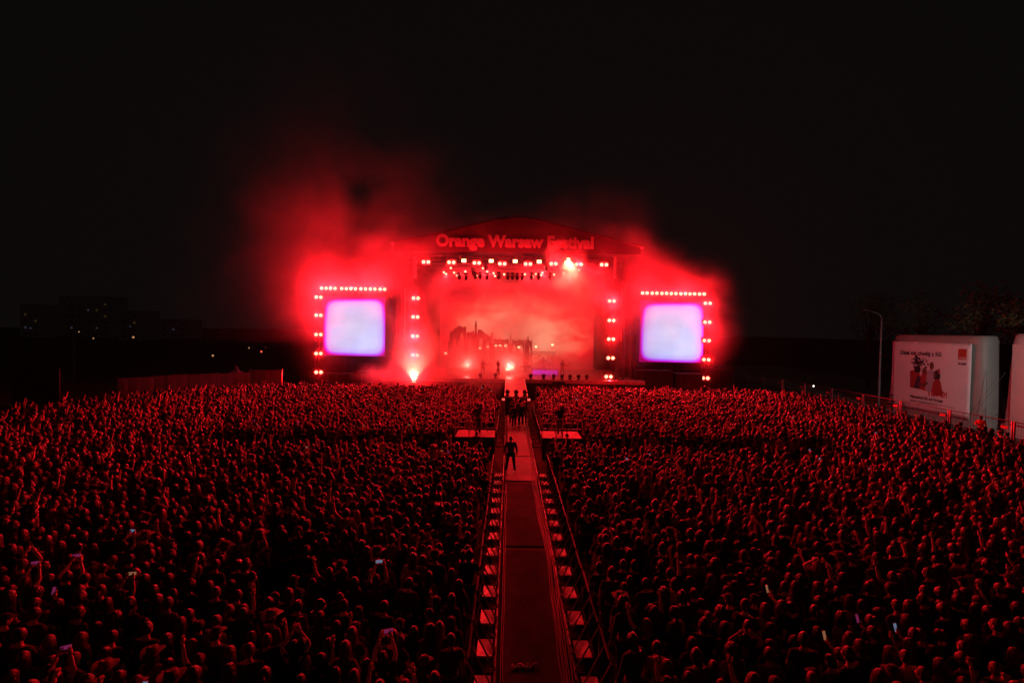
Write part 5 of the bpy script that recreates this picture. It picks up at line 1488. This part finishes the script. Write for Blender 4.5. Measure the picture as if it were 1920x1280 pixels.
def view_px(p):
    v = CAM_ROT.transposed() @ (Vector(p) - CAM)
    return (960 + F_PX * v.x / -v.z, 640 - F_PX * v.y / -v.z) if v.z < -0.1 else (1e9, 1e9)
def choose(rr, side_far):
    pose = rr.choices(list(POSES), [66, 2.4, 2.0, 1.6, 1.0, 18, 1.0, 1.6, 3, 1.4, 1.2])[0]
    hk = rr.choices(['short', 'crop', 'bob', 'long', 'longer', 'wavy', 'curly', 'bun', 'tail', 'messy'], [19, 4, 12, 20, 10, 15, 5, 7, 8, 10])[0]
    return pose, hk
vis, rest = [], []
for sx, sy, row in spotsP:
    u, v = view_px((sx, sy, 1.6))
    if -10 < u < 1930 and v < 1296: vis.append((sy, sx, row))
    else: rest.append((sx, sy))
vis.sort()
near = vis[:285]; rest += [(sx, sy) for sy, sx, row in vis[285:]]
CG = 'people standing in the crowd'
byrow = {}
for sy, sx, row in near: byrow.setdefault((row, sx < AX), []).append((abs(sx - AX), sx, sy))
rows = sorted({r_ for r_, _ in byrow})
nph = 0
for (row, isleft), lst in byrow.items():
    lst.sort()
    for i, (_, sx, sy) in enumerate(lst):
        pose, hk = choose(rng, abs(sx) > 12)
        fair = (hk, 'fair') in HAIR and rng.random() < 0.3
        hat = None
        q = rng.random()
        if q < 0.018: hat = 'brim'
        elif q < 0.09: hat = 'cap'
        if hat: hk = rng.choice(['crop', 'long', 'bob']); fair = fair and hk != 'crop'
        sl = 'long' if pose in ('arms down', 'hands held in front') and rng.random() < 0.45 else 'short'
        girl = hk in ('bob', 'long', 'longer', 'wavy', 'bun', 'tail')
        cl = 'clothpale' if rng.random() < 0.16 else 'cloth'
        h = rng.gauss(0.965 if girl else 1.02, 0.035)
        ang = math.atan2(-(STAGE_AT.x - sx), STAGE_AT.y - sy) * 0.9 + rng.gauss(0, 0.22) + (rng.choice((-1, 1)) * rng.uniform(0.7, 1.6) if rng.random() < 0.06 else 0)
        hn = 'wide-brimmed hat' if hat == 'brim' else ('cap' if hat == 'cap' else HNAME[hk] % ('fair' if fair else 'dark'))
        lab = 'person with %s%s, %s out from the %s barrier, row %s' % (hn, '' if pose == 'arms down' else ', ' + pose, ORD[min(i, len(ORD) - 1)], 'left' if isleft else 'right', rows.index(row) + 1)
        lab = 'person with %s%s, %s from %s barrier, %s row' % (hn, '' if pose == 'arms down' else ', ' + pose, ORD[min(i, len(ORD) - 1)], 'left' if isleft else 'right', ORD[rows.index(row)])
        p_ = make_person((sx, sy, 0), ang, pose, (hk, 'fair' if fair else 'dark'), hat, cl, 's' if girl else 'n', sl, h, lab, CG)
        if pose in ('holding a phone', 'filming overhead'):
            nph += 1
            k_ = rng.choice(['phone_cool', 'phone_warm', 'phone_pink', 'phone_pink'])
            loc_ = (0.135, 0.355, 1.72) if pose == 'holding a phone' else (0.0, 0.30, 1.95)
            kn = {'phone_cool': 'bluish', 'phone_warm': 'orange', 'phone_pink': 'pink'}[k_]
            phone(p_, loc_, pose != 'holding a phone', k_, 'phone with a %s screen held up %s from %s barrier, %s row' % (kn, ORD[min(i, len(ORD) - 1)], 'left' if isleft else 'right', ORD[rows.index(row)]))

# everyone farther back: one mass
def joined(name, parts_):
    bm = bmesh.new(); mats = []
    for me, m in parts_:
        t = me.copy()
        if m not in mats: mats.append(m)
        n0 = len(bm.faces)
        bm.from_mesh(t); bm.faces.ensure_lookup_table()
        for f in bm.faces[n0:]: f.material_index = mats.index(m)
        bpy.data.meshes.remove(t)
    out = bpy.data.meshes.new(name); bm.to_mesh(out); bm.free()
    for m in mats: out.materials.append(m)
    out.polygons.foreach_set('use_smooth', [True] * len(out.polygons))
    return out
vcol = bpy.data.collections.new('crowd_figures')
nvar = 0; vposes = []
vr = random.Random(5)
for pose, cnt in (('arms down', 14), ('hands held in front', 7), ('right arm raised', 2), ('left arm raised', 2), ('both arms raised', 2), ('hands at the head', 2), ('hands clapping overhead', 1), ('waving', 1), ('holding a phone', 2), ('filming overhead', 2)):
    for c_ in range(cnt):
        _, hk = choose(vr, False)
        fair = (hk, 'fair') in HAIR and vr.random() < 0.25
        girl = hk in ('bob', 'long', 'longer', 'wavy', 'bun', 'tail')
        b, s_, t_ = BODY[(pose, 's' if girl else 'n', 'short')]
        pr = [(b, M['skin']), (s_, M['clothpale'] if vr.random() < 0.18 else M['cloth']), (t_, M['denim']), (HAIR[(hk, 'fair' if fair else 'dark')], M['fair'] if fair else M['hair'])]
        if c_ == 3 and pose == 'arms down': pr.append((HATS['brim'], M['felt']))
        if c_ == 5 and pose == 'arms down': pr.append((HATS['cap'], M['cloth']))
        if 'phone' in pose or 'filming' in pose:
            dx = Vector((0.135, 0.355, 1.72)) if 'phone' in pose else Vector((0, 0.30, 1.95))
            a_, b_ = ((0.038, 0.08) if 'phone' in pose else (0.08, 0.038))
            scm = M[['phone_cool', 'phone_warm', 'phone_pink', 'phone_cool'][(c_ * 2 + ('filming' in pose)) % 4]]
            pm = MB().box(dx + Vector((-a_, -0.004, -b_)), dx + Vector((a_, 0.006, b_))).mesh('t', M['black']); pr.append((pm, M['black']))
            pm = MB().box(dx + Vector((-a_ + .004, -0.008, -b_ + .004)), dx + Vector((a_ - .004, -0.005, b_ - .004))).mesh('t', scm); pr.append((pm, scm))
        vo = bpy.data.objects.new('figure_%02d' % nvar, joined('figure', pr)); vcol.objects.link(vo)
        vposes.append(pose); nvar += 1
wts = {'arms down': 66, 'hands held in front': 18, 'right arm raised': 3.6, 'left arm raised': 3.0, 'both arms raised': 1.8, 'hands at the head': 1.0, 'hands clapping overhead': 0.9, 'waving': 2.4, 'holding a phone': 0.6, 'filming overhead': 0.35}
vw = [wts[p_] / vposes.count(p_) for p_ in vposes]
cme = bpy.data.meshes.new('crowd')
cme.from_pydata([(sx, sy, 0) for sx, sy in rest], [], [])
for nm_, ty_ in (('figure', 'INT'), ('turn', 'FLOAT_VECTOR'), ('size', 'FLOAT')): cme.attributes.new(nm_, ty_, 'POINT')
cr = random.Random(77)
cme.attributes['figure'].data.foreach_set('value', cr.choices(range(nvar), vw, k=len(rest)))
tv = []
for sx, sy in rest:
    tv += [cr.gauss(0, 0.05), cr.gauss(0, 0.05), math.atan2(-(STAGE_AT.x - sx), STAGE_AT.y - sy) * 0.9 + cr.gauss(0, 0.25)]
cme.attributes['turn'].data.foreach_set('vector', tv)
cme.attributes['size'].data.foreach_set('value', [cr.gauss(0.99, 0.06) for _ in rest])
crowd = put('crowd', cme, None, kind='stuff', label='dense crowd of people facing the stage')
g = bpy.data.node_groups.new('crowd', 'GeometryNodeTree')
g.interface.new_socket('Geometry', in_out='INPUT', socket_type='NodeSocketGeometry'); g.interface.new_socket('Geometry', in_out='OUTPUT', socket_type='NodeSocketGeometry')
gi, go = g.nodes.new('NodeGroupInput'), g.nodes.new('NodeGroupOutput')
ci = g.nodes.new('GeometryNodeJoinGeometry')
for vo in reversed(list(vcol.objects)):
    oi = g.nodes.new('GeometryNodeObjectInfo'); oi.inputs['Object'].default_value = vo; oi.inputs['As Instance'].default_value = False
    gt = g.nodes.new('GeometryNodeGeometryToInstance')
    g.links.new(oi.outputs['Geometry'], gt.inputs[0]); g.links.new(gt.outputs[0], ci.inputs[0])
ip = g.nodes.new('GeometryNodeInstanceOnPoints'); ip.inputs['Pick Instance'].default_value = True
def named(nm, ty):
    q = g.nodes.new('GeometryNodeInputNamedAttribute'); q.data_type = ty; q.inputs['Name'].default_value = nm; return q.outputs['Attribute']
g.links.new(gi.outputs[0], ip.inputs['Points']); g.links.new(ci.outputs[0], ip.inputs['Instance'])
g.links.new(named('figure', 'INT'), ip.inputs['Instance Index']); g.links.new(named('turn', 'FLOAT_VECTOR'), ip.inputs['Rotation']); g.links.new(named('size', 'FLOAT'), ip.inputs['Scale'])
g.links.new(ip.outputs[0], go.inputs[0])
crowd.modifiers.new('people', 'NODES').node_group = g

# ------------------------------------------------------------------ staff and band
GUARD = person_meshes('guard', 'down', 'down', 1.15, 'apart', 'long')
STAND = person_meshes('stand', 'front', 'down', 1.08, 'stand', 'long')
WALK = person_meshes('walk', 'down', 'down', 1.08, 'walk', 'long')
GTR = person_meshes('gtr', 'guitar', 'neck', 1.0, 'apart', 'short')
DRM = person_meshes('drm', 'drum', 'drum', 1.0, 'sit', 'short')
FILM = person_meshes('film', 'phone', 'front', 1.05, 'stand', 'long')
gp = at_z(957, 884, 0.05)
make_person((gp.x, gp.y, 0.045), 0.05, '', ('crop', 'dark'), None, 'cloth', scale=1.05, label='guard in a dark jacket standing legs apart on the bright mat, seen from behind', meshes=GUARD, legs='cloth')
make_person((-1.75, 28.15, 1.252), 0.0, '', ('short', 'dark'), 'cap', 'cloth', label='camera operator in dark clothes on the left platform', meshes=FILM, legs='cloth')
make_person((3.0, 28.15, 1.252), 0.0, '', ('tail', 'dark'), None, 'cloth', label='camera operator in dark clothes on the right platform', meshes=FILM, legs='cloth')
make_person((3.15, 26.0, 0), 0.6, '', ('crop', 'dark'), None, 'cloth', scale=1.05, label='guard in black standing in the gap below the right platform', meshes=STAND, legs='cloth')
make_person((2.35, 25.2, 0), 0.2, '', ('short', 'dark'), None, 'cloth', scale=1.03, label='second dark guard nearer the aisle below the right platform', meshes=STAND, legs='cloth')
make_person((-1.7, 26.6, 0), -0.2, '', ('crop', 'dark'), None, 'cloth', label='guard in black standing in front of the left platform', meshes=STAND, legs='cloth')
grp = [(0.42, 36.2, PI, WALK, 'leader of the dark group walking up the aisle'), (0.95, 36.7, PI - 0.2, WALK, 'person in black right behind the group leader'), (0.25, 37.4, PI + 0.2, STAND, 'person in black at the left of the walking group'), (1.25, 37.6, PI, STAND, 'person in black at the right of the walking group, nearer'), (0.7, 38.2, PI, WALK, 'person in black in the middle of the walking group'), (1.3, 39.0, 0.3, STAND, 'tall person in black at the rear right of the group'), (0.35, 39.4, 0.1, STAND, 'person in black at the rear left of the group'), (0.85, 40.3, 0.0, STAND, 'person in black last of the group, by the runway end')]
for i, (x, y, a, me, lab) in enumerate(grp):
    make_person((x, y, 0.05), a, '', (['short', 'crop', 'bob', 'messy'][i % 4], 'dark'), 'cap' if i in (2, 5) else None, 'cloth', scale=1.0 + 0.03 * (i % 3), label=lab, group='dark group in the aisle', meshes=me, legs='cloth')
p = at_z(1838, 827, 0.1)
o = make_person((p.x, p.y, 0.10), PI / 2 + 0.5, '', ('short', 'dark'), 'cap', 'vest', label='steward in a bright orange vest standing by the billboard', meshes=STAND, legs='cloth')
p = at_z(1668, 775, 0.02)
make_person((36.4, 46.2, 0.012), -2.4, '', ('short', 'dark'), None, 'cloth', label='person in black standing on the road by the street lamp', meshes=STAND, legs='cloth')
make_person((32.9, 53.2, 0.012), 0.4, '', ('bob', 'dark'), None, 'cloth', label='person on the road behind the fence with a shining phone torch', meshes=FILM, legs='denim')
t = put('phone', None, None, (33.0, 52.85, 1.7), label='phone shining a pale torch behind the fence', category='phone')
put('case', phone_body, t); put('torch', MB().ball((0, -0.02, 0.05), 0.05, 8, 6).mesh('torch', M['torch']), t)
make_person((32.4, 47.8, 0.012), 0.9, '', ('long', 'dark'), None, 'cloth', label='long-haired person behind the fence, arms bent', meshes=STAND, legs='denim')

def riser(x, y, w, d, h, label, m=None):
    t = thing('stage_riser', label, 'riser', (x, y, DZ + 0.003))
    MB().box((-w / 2, -d / 2, 0), (w / 2, d / 2, h - 0.05)).build('base', M['drape'], t)
    MB().box((-w / 2 - 0.02, -d / 2 - 0.02, h - 0.05), (w / 2 + 0.02, d / 2 + 0.02, h)).build('top', M['deck'], t)
    if m:
        n = 6
        for k in range(n): MB().box((-w / 2 + w * k / n + 0.02, -d / 2 - 0.05, 0.08), (-w / 2 + w * (k + 1) / n - 0.02, -d / 2 - 0.003, h - 0.1)).build('light_panel', M[m], t)  # glowing faces in place of violet lamplight on the front
    return t
p = at_y(1031, 700, 57.0)
rx = p.x
riser(rx - 0.6, 57.6, 2.9, 2.4, 0.65, 'drum riser with a lit violet front', 'lens_purple')
riser(at_y(875, 690, 57.5).x, 57.5, 4.2, 2.2, 0.7, 'dark riser on the left half of the stage')
zz = DZ + 0.655
dk = thing('drum_kit', 'drum kit on the violet lit riser', 'drum kit', (rx - 0.75, 57.2, zz))
MB().lathe([(0.30, 0), (0.31, 0.02), (0.31, 0.42), (0.30, 0.44)], 18, 0, Matrix.Translation((0, -0.35, 0.32)) @ Matrix.Rotation(-PI / 2, 4, 'X')).build('bass_drum', M['drumshell'], dk, True)
for x, y_, z, r_ in ((-0.32, 0.0, 0.85, 0.19), (0.22, 0.0, 0.85, 0.19), (0.62, 0.3, 0.55, 0.24), (-0.6, 0.35, 0.6, 0.2)):
    MB().lathe([(r_, 0), (r_, 0.24)], 14, 0, Matrix.Translation((x, y_, z - 0.12))).build('drum', M['drumshell'], dk, True)
    MB().tube([(x, y_, 0.005), (x, y_, z - 0.12)], 0.015, 5).build('stand', M['alu'], dk)
for x, y_, z in ((-0.85, 0.1, 1.25), (0.85, 0.1, 1.3), (-0.55, -0.2, 1.5), (0.55, -0.2, 1.5)):
    MB().lathe([(0.25, 0.0), (0.08, 0.03), (0.02, 0.05)], 16, 0, Matrix.Translation((x, y_, z)) @ Matrix.Rotation(0.25, 4, 'X')).build('cymbal', M['brass'], dk)
    MB().tube([(x, y_, 0.005), (x, y_, z)], 0.012, 5).build('stand', M['alu'], dk)
make_person((rx - 0.75, 57.95, zz - 0.40 + 0.02), PI, '', ('messy', 'dark'), None, 'cloth', label='drummer sitting behind the drum kit', meshes=DRM)
st = thing('drum_stool', 'round stool under the drummer', 'stool', (rx - 0.75, 58.0, zz))
MB().lathe([(0.18, 0.36), (0.19, 0.42)], 12).build('seat', M['black'], st); MB().tube([(0, 0, 0.0), (0, 0, 0.36)], 0.05, 6).build('post', M['black'], st)
def guitarist(px, y, lab, hk, glab):
    x = at_y(px, 700, y).x
    make_person((x, y, DZ + 0.004), PI + rng.uniform(-0.3, 0.3), '', (hk, 'dark'), None, 'cloth', label=lab, meshes=GTR, legs='cloth')
    t = thing('electric_guitar', glab, 'guitar', (x, y - 0.24, DZ + 1.05), 0.2)
    pts = [(-0.26, -0.10), (-0.2, -0.17), (-0.05, -0.12), (0.05, -0.13), (0.14, -0.06), (0.15, 0.05), (0.08, 0.12), (0.0, 0.10), (-0.12, 0.14), (-0.22, 0.14), (-0.28, 0.03)]
    mw = Matrix.Rotation(-0.3, 4, 'Y') @ Matrix.Rotation(PI / 2, 4, 'X')
    MB().poly(pts, mw, 0.05).build('body', M['guitar'], t)
    MB().poly([(0.13, -0.025), (0.85, -0.02), (0.85, 0.02), (0.13, 0.025)], mw, 0.03).build('neck', M['felt'], t)
    MB().poly([(0.85, -0.03), (1.02, -0.05), (1.02, 0.03), (0.85, 0.03)], mw, 0.025).build('headstock', M['felt'], t)
guitarist(1054, 55.5, 'guitarist standing on the stage right of the drum riser', 'long', 'red electric guitar held right of the drum riser')
guitarist(905, 55.0, 'guitarist standing on the stage left of the runway', 'messy', 'red electric guitar held left of the runway')
x = at_y(934, 700, 53.5).x
make_person((x, 53.5, DZ + 0.004), PI, '', ('wavy', 'fair'), None, 'clothpale', label='singer in pale clothes at the middle of the stage', meshes=BODY[('waving', 's', 'short')], legs='clothpale')
ms = thing('microphone_stand', 'straight microphone stand in front of the singer', 'microphone stand', (x + 0.02, 53.1, DZ + 0.004))
MB().tube([(0, 0, 0.01), (0, 0, 1.45)], 0.014, 6).build('pole', M['black'], ms); MB().lathe([(0.16, 0.0), (0.15, 0.02), (0.02, 0.03)], 12).build('base', M['black'], ms); MB().ball((0, -0.03, 1.48), (0.03, 0.05, 0.03), 8, 6).build('microphone', M['black'], ms)
kx = at_y(985, 700, 56.5).x
kb = thing('keyboard', 'black keyboard on a stand right of the stage centre', 'keyboard', (kx, 56.3, DZ + 0.004))
MB().box((-0.65, -0.18, 0.92), (0.65, 0.18, 1.02)).build('case', M['black'], kb); MB().box((-0.6, 0.0, 1.02), (0.6, 0.16, 1.03)).build('keys', M['letter'], kb)
for s in (-1, 1): MB().tube([(s * 0.5, 0, 0.003), (-s * 0.35, 0, 0.92)], 0.02, 5).build('leg', M['black'], kb)
make_person((kx, 56.75, DZ + 0.004), PI, '', ('short', 'dark'), None, 'cloth', label='keyboard player standing behind the black keyboard', meshes=person_meshes('keys', 'front', 'front', 1.0, 'stand', 'long'), legs='cloth')
